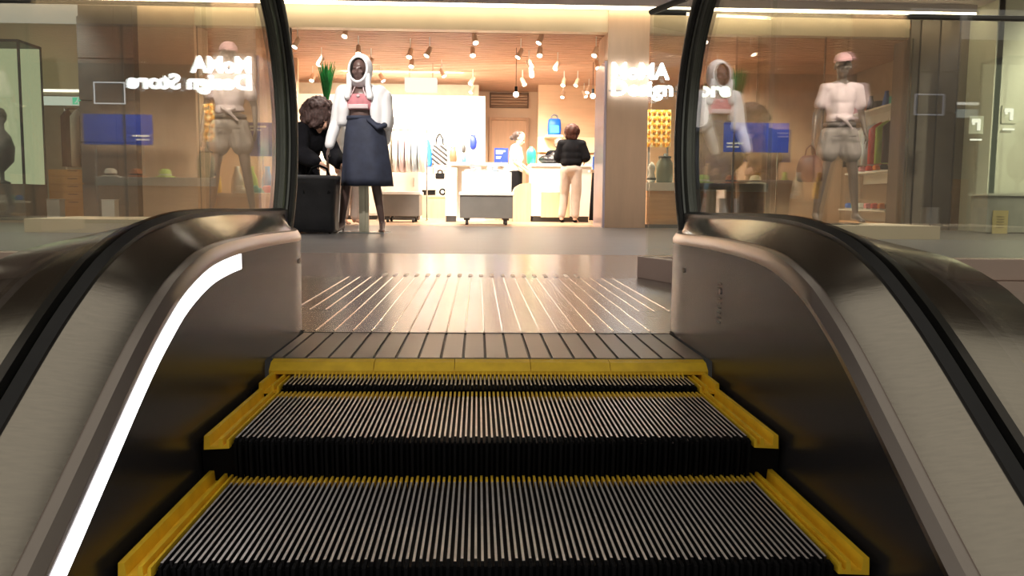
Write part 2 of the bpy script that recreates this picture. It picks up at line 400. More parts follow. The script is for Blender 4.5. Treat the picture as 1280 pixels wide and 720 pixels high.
# ================================================================== FLOORS
def tilemat(name, col, rough, sx, sy, offx=0, offy=0, seam=.5, var=.10, metal=0):
    m, n, l = _nt(name); b = n['Principled BSDF']; b.inputs['Roughness'].default_value = rough
    tc = n.new('ShaderNodeTexCoord'); sp = n.new('ShaderNodeSeparateXYZ'); l.new(tc.outputs['Object'], sp.inputs[0])
    def line(out, s, o, w):
        a = n.new('ShaderNodeMath'); a.operation = 'ADD'; a.inputs[1].default_value = o; l.new(out, a.inputs[0])
        d = n.new('ShaderNodeMath'); d.operation = 'PINGPONG'; d.inputs[1].default_value = s/2; l.new(a.outputs[0], d.inputs[0])
        c = n.new('ShaderNodeMath'); c.operation = 'LESS_THAN'; c.inputs[1].default_value = w; l.new(d.outputs[0], c.inputs[0]); return c.outputs[0]
    lx = line(sp.outputs['X'], sx, offx, .003); ly = line(sp.outputs['Y'], sy, offy, .004)
    mxm = n.new('ShaderNodeMath'); mxm.operation = 'MAXIMUM'; l.new(lx, mxm.inputs[0]); l.new(ly, mxm.inputs[1])
    nz = n.new('ShaderNodeTexNoise'); nz.inputs['Scale'].default_value = 3; nz.inputs['Detail'].default_value = 8; l.new(tc.outputs['Object'], nz.inputs['Vector'])
    cr = n.new('ShaderNodeValToRGB'); cr.color_ramp.elements[0].color = [c*(1-var) for c in col]+[1]; cr.color_ramp.elements[1].color = [c*(1+var) for c in col]+[1]
    cr.color_ramp.elements[0].position = .35; cr.color_ramp.elements[1].position = .65
    l.new(nz.outputs['Fac'], cr.inputs[0])
    mx = n.new('ShaderNodeMixRGB'); mx.inputs[2].default_value = [c*seam for c in col]+[1]
    l.new(mxm.outputs[0], mx.inputs[0]); l.new(cr.outputs[0], mx.inputs[1]); l.new(mx.outputs[0], b.inputs['Base Color'])
    return m
stone = tilemat('polished_stone_floor', (.34, .265, .23), .19, .6, 1.2, .3, .3+.3)
carp = tilemat('grey_stone_floor', (.13, .122, .12), .36, 1.2, 1.2, 0, 0, .8, .06)
shopfl = tilemat('shop_oak_floor', (.42, .27, .17), .35, .14, 6, 0, 0, .85, .12)
struct(ab('floor_landing', (-.95, 4.186, -.15), (.96, 6.07, 0), stone))
struct(ab('floor_landing_side', (-11, 4.26, -.15), (-.95, 6.07, -.0005), stone)).name = 'floor_landing_left'
struct(ab('floor_landing_right', (.96, 4.26, -.15), (12, 6.07, -.0005), stone))
struct(ab('floor_corridor', (-11, 6.07, -.15), (12, 12.5, 0), carp))
struct(ab('floor_shop', (-11, 12.5, -.15), (12, 20, 0), shopfl))
struct(ab('floor_lower', (-11, -4, -4.2), (12, 6, -4.0), carp))
struct(ab('trim_1', (-.95, 2.93, -.25), (.96, 4.185, -.021), dgrey))

# ================================================================== MALL CEILING / SHOPFRONT
ceilm = mat('mall_ceiling_plaster', (.62, .56, .54), .8, 0, .04, 3)
beige = mat('fascia_beige', (.66, .55, .40), .5, 0, .05, 2)
pilm = mat('pillar_oak_veneer', (.55, .38, .26), .4, 0, .06, 1.5, (6, 6, 1))
brownp = mat('brown_stone', (.20, .15, .12), .45, 0, .15, 2)
greyp = tilemat('grey_stone_cladding', (.13, .12, .115), .4, 5, 5, 0, 0)
palew = mat('pale_green_wall', (.66, .66, .52), .6, 0, .04, 2)
struct(ab('ceiling', (-11, 11.0, 3.12), (12, 12.5, 3.3), ceilm)); struct(ab('ceiling_dark', (-11, 3.45, 3.12), (12, 11.0, 3.3), mat('darkened_ceiling', (.10, .085, .075), .7))); struct(ab('trim_6', (-11, 3.35, 3.08), (12, 3.45, 3.7), mat('darkened_ceiling', (.10, .085, .075), .7)))  # unseen rear ceiling coloured dark for the dark band reflected in the decks
struct(ab('wall_fascia', (-3.95, 12.42, 2.70), (1.80, 12.62, 3.12), beige))
cove = ab('cove_light', (-4.6, 12.26, 2.99), (6.9, 12.33, 3.02), emis('cove_emit', (1, .84, .56), 11.0)); ab('light_housing', (-4.6, 12.24, 3.021), (6.9, 12.37, 3.12), ceilm, cove)
tag(cove, 'long thin warm light line running above the shopfront under the ceiling', 'light')
struct(ab('wall_fascia_right', (2.38, 12.42, 2.70), (6.05, 12.62, 3.12), mat('fascia_brown', (.36, .28, .20), .5)))
# pillars of the shopfront
pr_x0 = at(757, 200, Y=12.4).x; pr_x1 = at(808, 200, Y=12.4).x
struct(ab('wall_pillar_right', (pr_x0+.0, 12.38, 0), (pr_x1, 13.3, 3.12), pilm))
lav = mat('lavender_gloss_panel', (.52, .46, .56), .22, 0, .08, 1.5)
jp = ab('wall_pillar_side', (pr_x0-.035, 12.40, 0), (pr_x0-.002, 13.35, 2.31), lav); struct(jp)
px0, px1 = at(178, 200, Y=12.4).x, at(247, 200, Y=12.4).x
struct(ab('wall_pillar_left', (px0, 12.38, 0), (px1, 13.0, 3.12), pilm))
px2, px3 = at(107, 200, Y=12.7).x, at(177, 200, Y=12.7).x
bm = bmesh.new(); H_ = 3.12
for k in range(5): box(bm, ((px2+px3)/2, 12.85, .26+k*.57), (px3-px2-.02, .6, .555))
box(bm, ((px2+px3)/2, 12.87, 1.55), (px3-px2-.04, .58, 3.1)); struct(finish('wall_column', bm, greyp))
q0, q1 = at(1130, 200, Y=12.6).x, at(1203, 200, Y=12.6).x
bm = bmesh.new()
for k in range(6): box(bm, (q0+(q1-q0)*(k+.5)/6, 12.85-.03*(k % 2), 1.56), ((q1-q0)/6-.008, .5, 3.12))
struct(finish('wall_pillar_brown', bm, brownp))
struct(ab('wall_right', (q1, 11.9, 0), (11.9, 12.1, 3.12), palew))
struct(ab('wall_right_return', (q1-.02, 11.9, 0), (q1+.08, 13.2, 3.12), palew))
# window panes
def paned(name, x0, x1, y, z1):
    w = struct(ab(name, (x0, y-.02, 0), (x1, y+.02, .05), mat('window_frame_metal', (.20, .17, .14), .4, .8)))
    g = ab('glass_pane', (x0, y-.005, .05), (x1, y+.005, z1), glass3, w)
    bm = bmesh.new(); k = max(1, round((x1-x0)/1.4))
    for i in range(k+1): box(bm, (x0+(x1-x0)*i/k, y, z1/2), (.02, .03, z1))
    finish('mullion', bm, MATS['window_frame_metal'], w); return w
paned('window_1', px1, at(366, 200, Y=12.5).x, 12.5, 2.7)
paned('window_2', pr_x1, q0, 12.5, 2.7)

# shop shell
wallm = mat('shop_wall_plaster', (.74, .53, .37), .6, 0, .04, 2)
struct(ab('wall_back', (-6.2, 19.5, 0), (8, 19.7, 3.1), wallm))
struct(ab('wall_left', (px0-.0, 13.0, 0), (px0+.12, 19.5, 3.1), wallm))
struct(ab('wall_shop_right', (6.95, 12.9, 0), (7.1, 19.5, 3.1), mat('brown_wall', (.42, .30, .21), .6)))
bm = bmesh.new(); y = 12.70
while y < 19.45:
    box(bm, ((px0+6.95)/2, y, 2.745), (6.95-px0-.2, .055, .05)); y += .13
struct(finish('ceiling_slats', bm, slatm))
struct(ab('ceiling_shop', (px0+.1, 12.62, 2.86), (6.95, 19.5, 2.96), mat('ceiling_backing', (.62, .36, .22), .7)))
# right rear partition of the shop
struct(ab('wall_partition', (at(672, 200, Y=18.2).x, 18.2, 0), (6.9, 18.35, 2.72), mat('partition_oak', (.70, .47, .30), .55, 0, .06, 2, (1, 1, 10))))
struct(ab('wall_partition_left', (px0+.15, 18.4, 0), (at(598, 200, Y=18.4).x, 18.55, 2.72), mat('cream_wall', (.80, .70, .55), .6)))

# door and vent in the rear wall
a = at(615, 150, Y=19.4); b = at(658, 150, Y=19.4)
door = struct(ab('door_1', (a.x, 19.43, 0.0), (b.x, 19.49, a.z), mat('door_oak', (.66, .42, .26), .5, 0, .07, 2, (8, 1, 1))))
bm = bmesh.new(); box(bm, (a.x-.03, 19.44, a.z/2), (.06, .12, a.z)); box(bm, (b.x+.03, 19.44, a.z/2), (.06, .12, a.z)); box(bm, ((a.x+b.x)/2, 19.44, a.z+.03), (b.x-a.x+.12, .12, .06)); finish('door_frame', bm, mat('door_frame_oak', (.50, .30, .18), .5), door)
bm = bmesh.new(); cyl(bm, (a.x+.10, 19.36, 1.0), (a.x+.10, 19.43, 1.0), .02); capsule(bm, (a.x+.10, 19.35, 1.0), (a.x+.22, 19.35, 1.0), .011, .011); finish('door_handle', bm, chrome, door)
a = at(613, 116, Y=19.4); b = at(660, 134, Y=19.4)
vt = thing('wall_vent', 'brown louvred vent above the door on the rear wall of the shop', 'vent', ((a.x+b.x)/2, 19.5, (a.z+b.z)/2))
bm = bmesh.new(); w, h = b.x-a.x, a.z-b.z
for dx in (-1, 1): box(bm, (dx*w/2, -.03, 0), (.03, .06, h+.03))
for dz in (-1, 1): box(bm, (0, -.03, dz*h/2), (w+.03, .06, .03))
finish('frame', bm, brownl, vt)
bm = bmesh.new()
for k in range(5): box(bm, (0, -.035, -h/2+h*(k+.5)/5), (w-.02, .04, .025), rx=.5)
finish('louvre', bm, mat('louvre_brown', (.36, .20, .12), .5), vt)

# ------------------------------------------------------------------ lit sign (front of the pillar)
a = at(765, 119, Y=12.3); b = at(765, 79, Y=12.3)
def text_mesh(name, s, size, m, parent, loc, w=None, bold=.02, ext=.02):
    cu = bpy.data.curves.new(name, 'FONT'); cu.body = s; cu.size = size; cu.extrude = ext; cu.offset = bold*size; cu.resolution_u = 3
    o = bpy.data.objects.new(name, cu); COL.objects.link(o); dg = bpy.context.evaluated_depsgraph_get()
    me = bpy.data.meshes.new_from_object(o.evaluated_get(dg)); bpy.data.objects.remove(o)
    xs = [v.co.x for v in me.vertices]; x0, x1 = min(xs), max(xs); k = (w/(x1-x0)) if w else 1
    for v in me.vertices: v.co = Vector(((v.co.x-x0)*k, -v.co.z, v.co.y))
    me.materials.clear(); me.materials.append(m); r = bpy.data.objects.new(name, me); COL.objects.link(r); r.location = loc; r.parent = parent; return r
lit = emis('sign_emit', (.90, .95, 1), 6)
sign = thing('illuminated_sign', 'two lines of glowing white letters across the beige pillar and window', 'sign', (a.x, 12.34, a.z))
text_mesh('lettering', 'MoMA', .30, lit, sign, (0, 0, .235), w=.80, bold=.03)
text_mesh('lettering', 'Design Store', .28, lit, sign, (0, 0, .01), w=1.66, bold=.03)
bm = bmesh.new(); box(bm, (.4, .035, .29), (.8, .012, .015)); box(bm, (.8, .035, .07), (1.66, .012, .015)); finish('mounting_rail', bm, grey, sign)

# ------------------------------------------------------------------ guard rails round the void
railm = mat('dark_rail', (.10, .095, .09), .35, .6, .1, 6)
curbm = mat('curb_stone', (.46, .34, .30), .4, 0, .06, 3)
def guard(label, runs):
    t = thing('glass_guard_rail', label, 'guard rail', (0, 0, 0))
    for (x0, y0), (x1, y1) in runs:
        d = Vector((x1-x0, y1-y0, 0)); L = d.length; rz = math.atan2(d.y, d.x); c = Vector(((x0+x1)/2, (y0+y1)/2, 0))
        bx('curb', (c.x, c.y, .0525), (L+.04, .07, .105), curbm, t, bevel=.004, rz=rz)
        bx('glass_panel', (c.x, c.y, .675), (L-.02, .012, 1.15), glass2, t, rz=rz)
        bm = bmesh.new(); dd = d.normalized()*L/2; capsule(bm, c-dd+Vector((0, 0, 1.265)), c+dd+Vector((0, 0, 1.265)), .014, .014); finish('top_rail', bm, railm, t, smooth=True)
    return t
guard('glass guard rail on a low pinkish curb, right of the landing', [((.82, 4.25), (.92, 3.95)), ((.92, 3.95), (.98, 3.0)), ((.82, 4.25), (9.5, 4.25))])
guard('glass guard rail on a low curb, left of the landing behind the left balustrade', [((-1.0, 4.25), (-9.5, 4.25))])

# ------------------------------------------------------------------ CCTV
p = at(453, 10, Y=11.4); p.z = 3.12
cc = thing('security_camera', 'small dark dome camera hanging from the ceiling over the shopfront', 'security camera', p)
bm = bmesh.new(); lathe(bm, [(.045, 0), (.05, -.03), (.05, -.06), (.03, -.07)]); finish('mount', bm, white, cc, smooth=True)
bm = bmesh.new(); lathe(bm, [(.042, -.055), (.052, -.075), (.055, -.10), (.045, -.135), (.02, -.152), (.004, -.156)]); finish('dome', bm, black, cc, smooth=True)

# ================================================================== TRACK SPOTS
lampem = emis('spot_lamp_emit', (1, .86, .66), 8)
spotpx = [(433, 42), (372, 55), (593, 50), (677, 50), (448, 64), (513, 68), (537, 66), (591, 66), (651, 68), (675, 66), (402, 78), (464, 79), (515, 80), (661, 81), (697, 83), (745, 66), (746, 82), (552, 92), (664, 92), (391, 98), (476, 98), (591, 102), (653, 103), (705, 104), (722, 104), (591, 113), (704, 119), (730, 118), (736, 113)]
proto = thing('track_spotlight', 'white spotlight', 'spotlight', (0, 0, 0), group='track spotlights under the slatted shop ceiling')
bm = bmesh.new(); cyl(bm, (0, 0, .26), (0, 0, .05), .008, n=8); box(bm, (0, 0, .255), (.05, .14, .03)); finish('stem', bm, white, proto)
bm = bmesh.new(); cyl(bm, (0, .02, .075), (.0, -.05, -.045), .034, .042, n=14); finish('lamp_head', bm, mat('spot_housing', (.75, .55, .40), .4), proto, smooth=False)
bm = bmesh.new(); cyl(bm, (0, -.050, -.046), (0, -.054, -.052), .038, n=14); finish('lens', bm, lampem, proto)
for i, (x, y) in enumerate(spotpx):
    p = at(x, y, Z=2.50)
    if p.y > 18.0: p = at(x, y, Y=18.0)
    if p.y < 12.75: p = at(x, y, Y=12.75)
    vert = 'front' if y < 72 else ('middle' if y < 95 else 'rear')
    hor = 'left' if x < 480 else ('centre' if x < 620 else ('right-centre' if x < 700 else 'right'))
    lab = 'small ceiling spotlight, %s row of tracks, %s of the shop, ' % (vert, hor)
    near = {0: 'just under the fascia left of the hooded mannequin', 1: 'beside the left handrail newel', 2: 'above the shop centre close to the fascia', 3: 'right of centre close to the fascia', 4: 'directly above the hooded mannequin', 5: 'left one of a close pair', 6: 'right one of a close pair', 7: 'directly below the highest centre lamp', 8: 'left of a V-shaped pair', 9: 'right of a V-shaped pair', 10: 'just above the plant tuft', 11: 'right of the hooded mannequin head', 12: 'above the hanging white box', 13: 'upper left of the vent row', 14: 'below and right of the V-shaped pair', 15: 'topmost beside the beige pillar', 16: 'lower one beside the beige pillar', 17: 'right of the hanging white box', 18: 'lower of two over the vent', 19: 'above the curly-haired person', 20: 'level with the mannequin face', 21: 'upper one left of the vent', 22: 'just over the vent', 23: 'left one of a pair right of the vent', 24: 'right one of a pair right of the vent', 25: 'lower one left of the vent', 26: 'above the blue backpack', 27: 'lower one above the customer', 28: 'upper one above the customer'}[i]
    lab = 'small warm ceiling spotlight %s' % near
    rz = random.uniform(-1.2, 1.2)
    if i == 0: proto.location = p; proto.rotation_euler = (0, 0, rz); proto['label'] = lab; o = proto
    else: o = dup(proto, p, rz, lab)
    # drop rods reach the ceiling
# lamps that light the shop
def spot(loc, tgt, e, ang, col=(1, .84, .64), r=.05, blend=.6):
    d = bpy.data.lights.new('spot_lamp', 'SPOT'); d.energy = e; d.color = col; d.spot_size = radians(ang); d.spot_blend = blend; d.shadow_soft_size = r
    o = bpy.data.objects.new('spot_lamp', d); COL.objects.link(o); o.location = loc
    o.rotation_euler = (Vector(tgt)-Vector(loc)).to_track_quat('-Z', 'Y').to_euler(); return o
def area(loc, tgt, e, sx, sy, col=(1, .84, .64)):
    d = bpy.data.lights.new('shop_fill', 'AREA'); d.energy = e; d.color = col; d.shape = 'RECTANGLE'; d.size = sx; d.size_y = sy
    o = bpy.data.objects.new('shop_fill', d); COL.objects.link(o); o.location = loc
    o.rotation_euler = (Vector(tgt)-Vector(loc)).to_track_quat('-Z', 'Y').to_euler(); return o
E = 1.45
# ================================================================== FIGURES
V = Vector
def J(**k):
    j = dict(head=(0, -.02, 1.62), neck=(0, 0, 1.47), chest=(0, 0, 1.30), waist=(0, 0, 1.08), pelvis=(0, .0, .95),
             hl=(-.09, 0, .92), hr=(.09, 0, .92), kl=(-.10, -.02, .50), kr=(.10, -.02, .50), al=(-.10, .02, .09), ar=(.10, .02, .09),
             tl=(-.12, -.14, .025), tr=(.12, -.14, .025), sl=(-.165, .0, 1.41), sr=(.165, .0, 1.41),
             el=(-.22, .02, 1.13), er=(.22, .02, 1.13), wl=(-.24, -.03, .88), wr=(.24, -.03, .88), htilt=0.0, hturn=0.0, heel=0)
    j.update(k); return j
def hand(bm, wrist, d, palm_n, side, s=1.0, curl=.5):
    """palm, four unequal bent fingers and a thumb; d = direction of the forearm, palm_n = palm facing"""
    d = V(d).normalized(); n = (V(palm_n)-d*d.dot(V(palm_n))).normalized(); a = d.cross(n)*side
    w = V(wrist)
    capsule(bm, w, w+d*.055*s, .024*s, .034*s, n=10, fl=.5, flax=a)
    capsule(bm, w+d*.035*s+a*.012*s, w+d*.085*s+a*.012*s, .022*s, .020*s, n=8, fl=.6, flax=a)
    capsule(bm, w+d*.035*s-a*.014*s, w+d*.080*s-a*.014*s, .022*s, .020*s, n=8, fl=.6, flax=a)
    for i, (o, L) in enumerate(((.030, .070), (.010, .080), (-.011, .075), (-.031, .058))):
        p = w+d*(.088-.004*i)*s+a*o*s; c = curl*(1+.12*i); dd = d
        for k, (q, r) in enumerate(((.45, .0088), (.32, .0080), (.23, .0070))):
            dd = (Matrix.Rotation(0, 3, 'X') @ dd); ang = c*(.35+.35*k); v = (d*cos(ang)+n*sin(ang)).normalized()
            p2 = p+v*L*q*s; capsule(bm, p, p2, r*s, r*.92*s, n=8); p = p2
    p = w+d*.03*s+a*.028*s; v = (d*.6+a*.75+n*.35).normalized(); p2 = p+v*.038*s; capsule(bm, p, p2, .012*s, .0095*s, n=8)
    v = (d*.9+a*.15+n*.4).normalized(); capsule(bm, p2, p2+v*.030*s, .0095*s, .008*s, n=8)
def headrot(j): return Matrix.Rotation(j['hturn'], 4, 'Z') @ Matrix.Rotation(j['htilt'], 4, 'X')
def body_bm(j, slim=1.0, face=True):
    bm = bmesh.new(); g = {k: V(v) for k, v in j.items() if isinstance(v, tuple)}
    hc = g['head']; R4 = headrot(j)
    L = lambda v: hc+(R4 @ V(v))
    ell(bm, L((0, .015, .035)), (.076, .096, .098), R4); ell(bm, L((0, -.022, -.035)), (.060, .070, .085), R4)
    ell(bm, L((0, -.050, -.092)), (.030, .030, .024), R4)
    if face:
        capsule(bm, L((0, -.090, .012)), L((0, -.112, -.028)), .008, .014, n=8)      # nose
        ell(bm, L((-.013, -.098, -.034)), (.009, .010, .008), R4); ell(bm, L((.013, -.098, -.034)), (.009, .010, .008), R4)
        capsule(bm, L((-.034, -.080, .026)), L((.034, -.080, .026)), .013, .013, n=8)  # brow
        ell(bm, L((0, -.090, -.058)), (.025, .012, .007), R4); ell(bm, L((0, -.088, -.070)), (.021, .012, .008), R4)
        for s in (-1, 1):
            ell(bm, L((s*.042, -.068, -.020)), (.022, .022, .020), R4)
            ell(bm, L((s*.078, .010, -.005)), (.010, .020, .032), R4)
    capsule(bm, g['neck']-V((0, 0, .06)), hc+V((0, .02, -.06)), .058*slim, .050*slim)
    # torso
    c, w, p = g['chest'], g['waist'], g['pelvis']
    ell(bm, c+V((0, 0, .02)), (.150*slim, .100*slim, .155)); ell(bm, (c+w)/2, (.125*slim, .088*slim, .13)); ell(bm, w, (.115*slim, .085*slim, .12)); ell(bm, p+V((0, .01, 0)), (.155*slim, .108*slim, .125))
    capsule(bm, g['sl'], g['sr'], .052*slim, .052*slim); capsule(bm, g['neck']-V((0, 0, .02)), g['sl'], .045, .050*slim); capsule(bm, g['neck']-V((0, 0, .02)), g['sr'], .045, .050*slim)
    for a, b, cc, d in (('sl', 'el', 'wl', -1), ('sr', 'er', 'wr', 1)):
        capsule(bm, g[a], g[b], .046*slim, .036*slim); capsule(bm, g[b], g[cc], .037*slim, .024*slim)
        fd = g[cc]-g[b]; pn = V((-d, .25, 0)) if 'pn' not in j else V(j['pn'])
        hand(bm, g[cc], fd+V((0, 0, -.02)), pn, d)
    for a, b, cc, d in (('hl', 'kl', 'al', 'tl'), ('hr', 'kr', 'ar', 'tr')):
        capsule(bm, g[a], g[b], .088*slim, .055*slim); m_ = g[b]*.68+g[cc]*.32+V((0, .015, 0))
        capsule(bm, g[b], m_, .054*slim, .054*slim); capsule(bm, m_, g[cc], .054*slim, .034*slim)
        t = g[d]; capsule(bm, g[cc]+V((0, .02, -.02)), t, .034, .022, fl=1); ell(bm, g[cc]+V((0, .03, -.035)), (.03, .034, .034))
        capsule(bm, t+V((.012, 0, -.002)), t+V((.012, -.045, -.005)), .020, .013)
        capsule(bm, t-V((.014, 0, .002)), t+V((-.014, -.035, -.005)), .020, .012)
    return bm
def torso_shell(j, grow=.014, top=1.46, bottom=.92, sleeves=1.0, loose=0.0, hood=False):
    g = {k: V(v) for k, v in j.items() if isinstance(v, tuple)}; bm = bmesh.new()
    c, w, p = g['chest'], g['waist'], g['pelvis']; e = grow
    ell(bm, c+V((0, 0, .015)), (.152+e, .102+e, .150+e)); ell(bm, (c+w)/2, (.128+e+loose*.6, .090+e+loose*.4, .14)); 
    if bottom < 1.05: ell(bm, w, (.120+e+loose, .088+e+loose*.6, .12))
    if bottom < .95: ell(bm, p+V((0, .01, .05)), (.150+e+loose, .106+e+loose*.6, .11))
    capsule(bm, g['sl'], g['sr'], .056+e, .056+e); capsule(bm, g['neck']-V((0, 0, .035)), g['sl'], .048+e*.6, .054+e); capsule(bm, g['neck']-V((0, 0, .035)), g['sr'], .048+e*.6, .054+e)
    for a, b, cc in (('sl', 'el', 'wl'), ('sr', 'er', 'wr')):
        if sleeves <= 0: continue
        if sleeves < 1: capsule(bm, g[a], g[a]+(g[b]-g[a])*sleeves*.9, .052+e, .046+e+loose*.4)
        else:
            capsule(bm, g[a], g[b], .052+e, .042+e+loose*.3); f = min(1, sleeves-1)
            if f > 0: capsule(bm, g[b], g[b]+(g[cc]-g[b])*f*.96, .044+e+loose*.3, .032+e)
    return bm
def pants_bm(j, grow=.012, length=1.0, loose=0.0):
    g = {k: V(v) for k, v in j.items() if isinstance(v, tuple)}; bm = bmesh.new(); e = grow
    p = g['pelvis']; ell(bm, p+V((0, .01, .0)), (.158+e, .112+e, .118)); ell(bm, p+V((0, .005, .09)), (.130+e, .096+e, .05))
    for a, b, cc in (('hl', 'kl', 'al'), ('hr', 'kr', 'ar')):
        if length < 1:
            q = g[a]+(g[b]-g[a])*length; capsule(bm, g[a], q, .094+e, .070+e+loose)
        else:
            capsule(bm, g[a], g[b], .092+e, .060+e+loose); f = length-1
            if f > 0: capsule(bm, g[b], g[b]+(g[cc]-g[b])*f, .060+e+loose, .044+e+loose)
    return bm
def cut(bm, co, no):
    """trim a closed shape by a plane, keeping the side the normal points away from"""
    bmesh.ops.bisect_plane(bm, geom=bm.verts[:]+bm.edges[:]+bm.faces[:], plane_co=co, plane_no=no, clear_outer=True)
def figure_part(name, bm, m, root, vox=.010, **k): return remesh(name, bm, vox, m, root, **k)
def eyes(root, j, m, sc=1):
    hc = V(j['head']); R4 = headrot(j); bm = bmesh.new()
    for s in (-1, 1): ell(bm, hc+(R4 @ V((s*.030, -.083, .004))), (.014, .007, .007), R4)
    return finish('eyes', bm, m, root, smooth=True)
def skirt(name, prof, m, root, n=96, folds=.02, k=9):
    """prof: (z, cx, cy, rx, ry, fold amplitude)"""
    bm = bmesh.new(); rings = []
    for z, cx, cy, rx, ry, am in prof:
        rings.append(oval((cx, cy, z), rx, ry, n, 0, am, k, z*3))
    loft(bm, rings, cap=False); o = finish(name, bm, m, root, smooth=True); s = o.modifiers.new('solid', 'SOLIDIFY'); s.thickness = .006
    return o

# ---- hooded mannequin --------------------------------------------------------
p = at(452, 290, Y=9.75)
m1 = thing('mannequin', 'dark-faced mannequin in white hooded jacket, pink crop top and long navy skirt', 'mannequin', (p.x, 9.75, 0), radians(-6), s=1.075)
j = J(al=(-.21, .03, .12), ar=(.21, .0, .12), tl=(-.235, -.09, .03), tr=(.235, -.12, .03), kl=(-.15, -.01, .52), kr=(.15, -.03, .52),
      sl=(-.185, 0, 1.41), sr=(.185, 0, 1.41), el=(-.26, .03, 1.12), wl=(-.315, -.05, .86), er=(.25, .06, 1.14), wr=(.215, .15, .93), hturn=-.12, heel=1)
figure_part('body', body_bm(j, .92), mann_d, m1, .009)
bm = bmesh.new()
for s in (-1, 1):
    a = V(j['ar' if s > 0 else 'al']); cyl(bm, a+V((0, .045, -.06)), a+V((0, .05, -.118)), .016, .007, 8)
    capsule(bm, a+V((0, .04, -.055)), V(j['tr' if s > 0 else 'tl'])+V((0, -.03, -.012)), .026, .020)
figure_part('shoe', bm, mann_l, m1, .008)
bm = torso_shell(j, .010, sleeves=0, bottom=1.3); cut(bm, V((0, 0, 1.39)), V((0, 0, 1))); cut(bm, V((0, 0, 1.235)), V((0, 0, -1)))
bmesh.ops.holes_fill(bm, edges=bm.edges[:]); ct = figure_part('crop_top', bm, pinkc, m1, .009)
bm = bmesh.new()
for s in (-1, 1): chain(bm, [V((s*.075, -.105, 1.37)), V((s*.05, -.085, 1.43)), V((s*.035, -.02, 1.50))], [.007, .006, .006])
box(bm, (0, -.108, 1.262), (.20, .02, .045)); ell(bm, (0, -.112, 1.365), (.02, .01, .015)); figure_part('crop_top_strap', bm, palepink, m1, .006, sm=1)
# open jacket: shell with a front opening, long sleeves, hood round the head
g = {k: V(v) for k, v in j.items() if isinstance(v, tuple)}
bm = bmesh.new()
for s in (-1, 1):
    S = 'sl' if s < 0 else 'sr'
    capsule(bm, V((s*.04, .06, 1.44)), g[S]+V((0, 0, .01)), .055, .070)
    chain(bm, [V((s*.155, -.02, 1.40)), V((s*.165, -.03, 1.25)), V((s*.175, -.03, 1.12))], [.062, .062, .058])
    chain(bm, [V((s*.10, .07, 1.40)), V((s*.10, .08, 1.25)), V((s*.11, .085, 1.10))], [.07, .075, .07])
chain(bm, [g['sl'], g['el'], g['el']*.1+g['wl']*.9], [.072, .062, .050]); chain(bm, [g['sr'], g['er'], g['er']*.1+g['wr']*.9], [.080, .074, .056])
chain(bm, [V((.24, .02, 1.36)), V((.25, .02, 1.22)), V((.245, 0, 1.08))], [.075, .075, .06])
figure_part('jacket', bm, mat('white_jacket_cloth', (.90, .89, .91), .7, 0, .02, 6), m1, .011, folds=.014, fs=9)
bm = bmesh.new(); hc = V(j['head']); N = 18
rings = []
for k in range(15):      # shell around the head from back to the rim of the hood
    a = k/14; y = .145-.235*a; r = sqrt(max(.0, 1-(1-min(1, a*1.25))**2)); q_ = 1-.32*max(0, a-.55)/.45; rx = .112*r*q_+.004; rz = .148*r*q_+.004
    rings.append([hc+V((rx*cos(t), y+.02*sin(t), .015+rz*sin(t)*(1.0 if sin(t) > 0 else 1.15))) for t in [2*pi*i/32 for i in range(32)]])
loft(bm, rings, cap=False)
hd = finish('hood', bm, MATS['white_jacket_cloth'], m1, smooth=True); s_ = hd.modifiers.new('s', 'SOLIDIFY'); s_.thickness = .018; s_.offset = 1
bm = bmesh.new()
for s in (-1, 1): chain(bm, [hc+V((s*.10, -.07, -.05)), hc+V((s*.095, -.06, -.15)), V((s*.115, -.09, 1.36))], [.024, .030, .036])
chain(bm, [V((-.10, .03, 1.45)), V((0, .08, 1.47)), V((.10, .03, 1.45))], [.05, .05, .05]); chain(bm, [V((-.10, .03, 1.45)), V((-.115, -.09, 1.36))], [.05, .036]); chain(bm, [V((.10, .03, 1.45)), V((.115, -.09, 1.36))], [.05, .036]); figure_part('hood_collar', bm, MATS['white_jacket_cloth'], m1, .009)
skirt('skirt', [(1.165, .0, 0, .137, .10, 0), (1.13, .03, 0, .165, .115, .01), (1.09, .045, 0, .19, .125, .015), (1.00, .045, 0, .205, .145, .02), (.85, .05, .0, .222, .165, .035), (.70, .055, .0, .235, .18, .045), (.55, .06, 0, .245, .19, .055), (.475, .06, 0, .25, .195, .06)], navy, m1, k=6)
bm = bmesh.new(); 
rg = [oval((0, 0, z), .140, .104, 40) for z in (1.135, 1.175)]; loft(bm, rg, cap=False); w_ = finish('waistband', bm, navy, m1, smooth=True); s_ = w_.modifiers.new('s', 'SOLIDIFY'); s_.thickness = .012; s_.offset = 1
bm = bmesh.new()   # fabric drawn aside to the hip
chain(bm, [V((.10, -.13, 1.13)), V((.20, -.13, 1.05)), V((.26, -.08, 1.08))], [.018, .022, .03]); figure_part('skirt_drape', bm, navy, m1, .009)
bm = bmesh.new(); box(bm, (0, 0, .0), (.46, .34, .012)); fp = finish('glass_foot_plate', bm, mat('clear_base', (.5, .52, .5), .15, .4), m1)
fp.location = (.04, 0, .006)
bm = bmesh.new(); box(bm, (.02, .03, .27), (.10, .02, .52)); box(bm, (.02, .03, .30), (.03, .05, .56)); finish('stand_post', bm, mat('clear_post', (.62, .58, .45), .2, .3), m1)

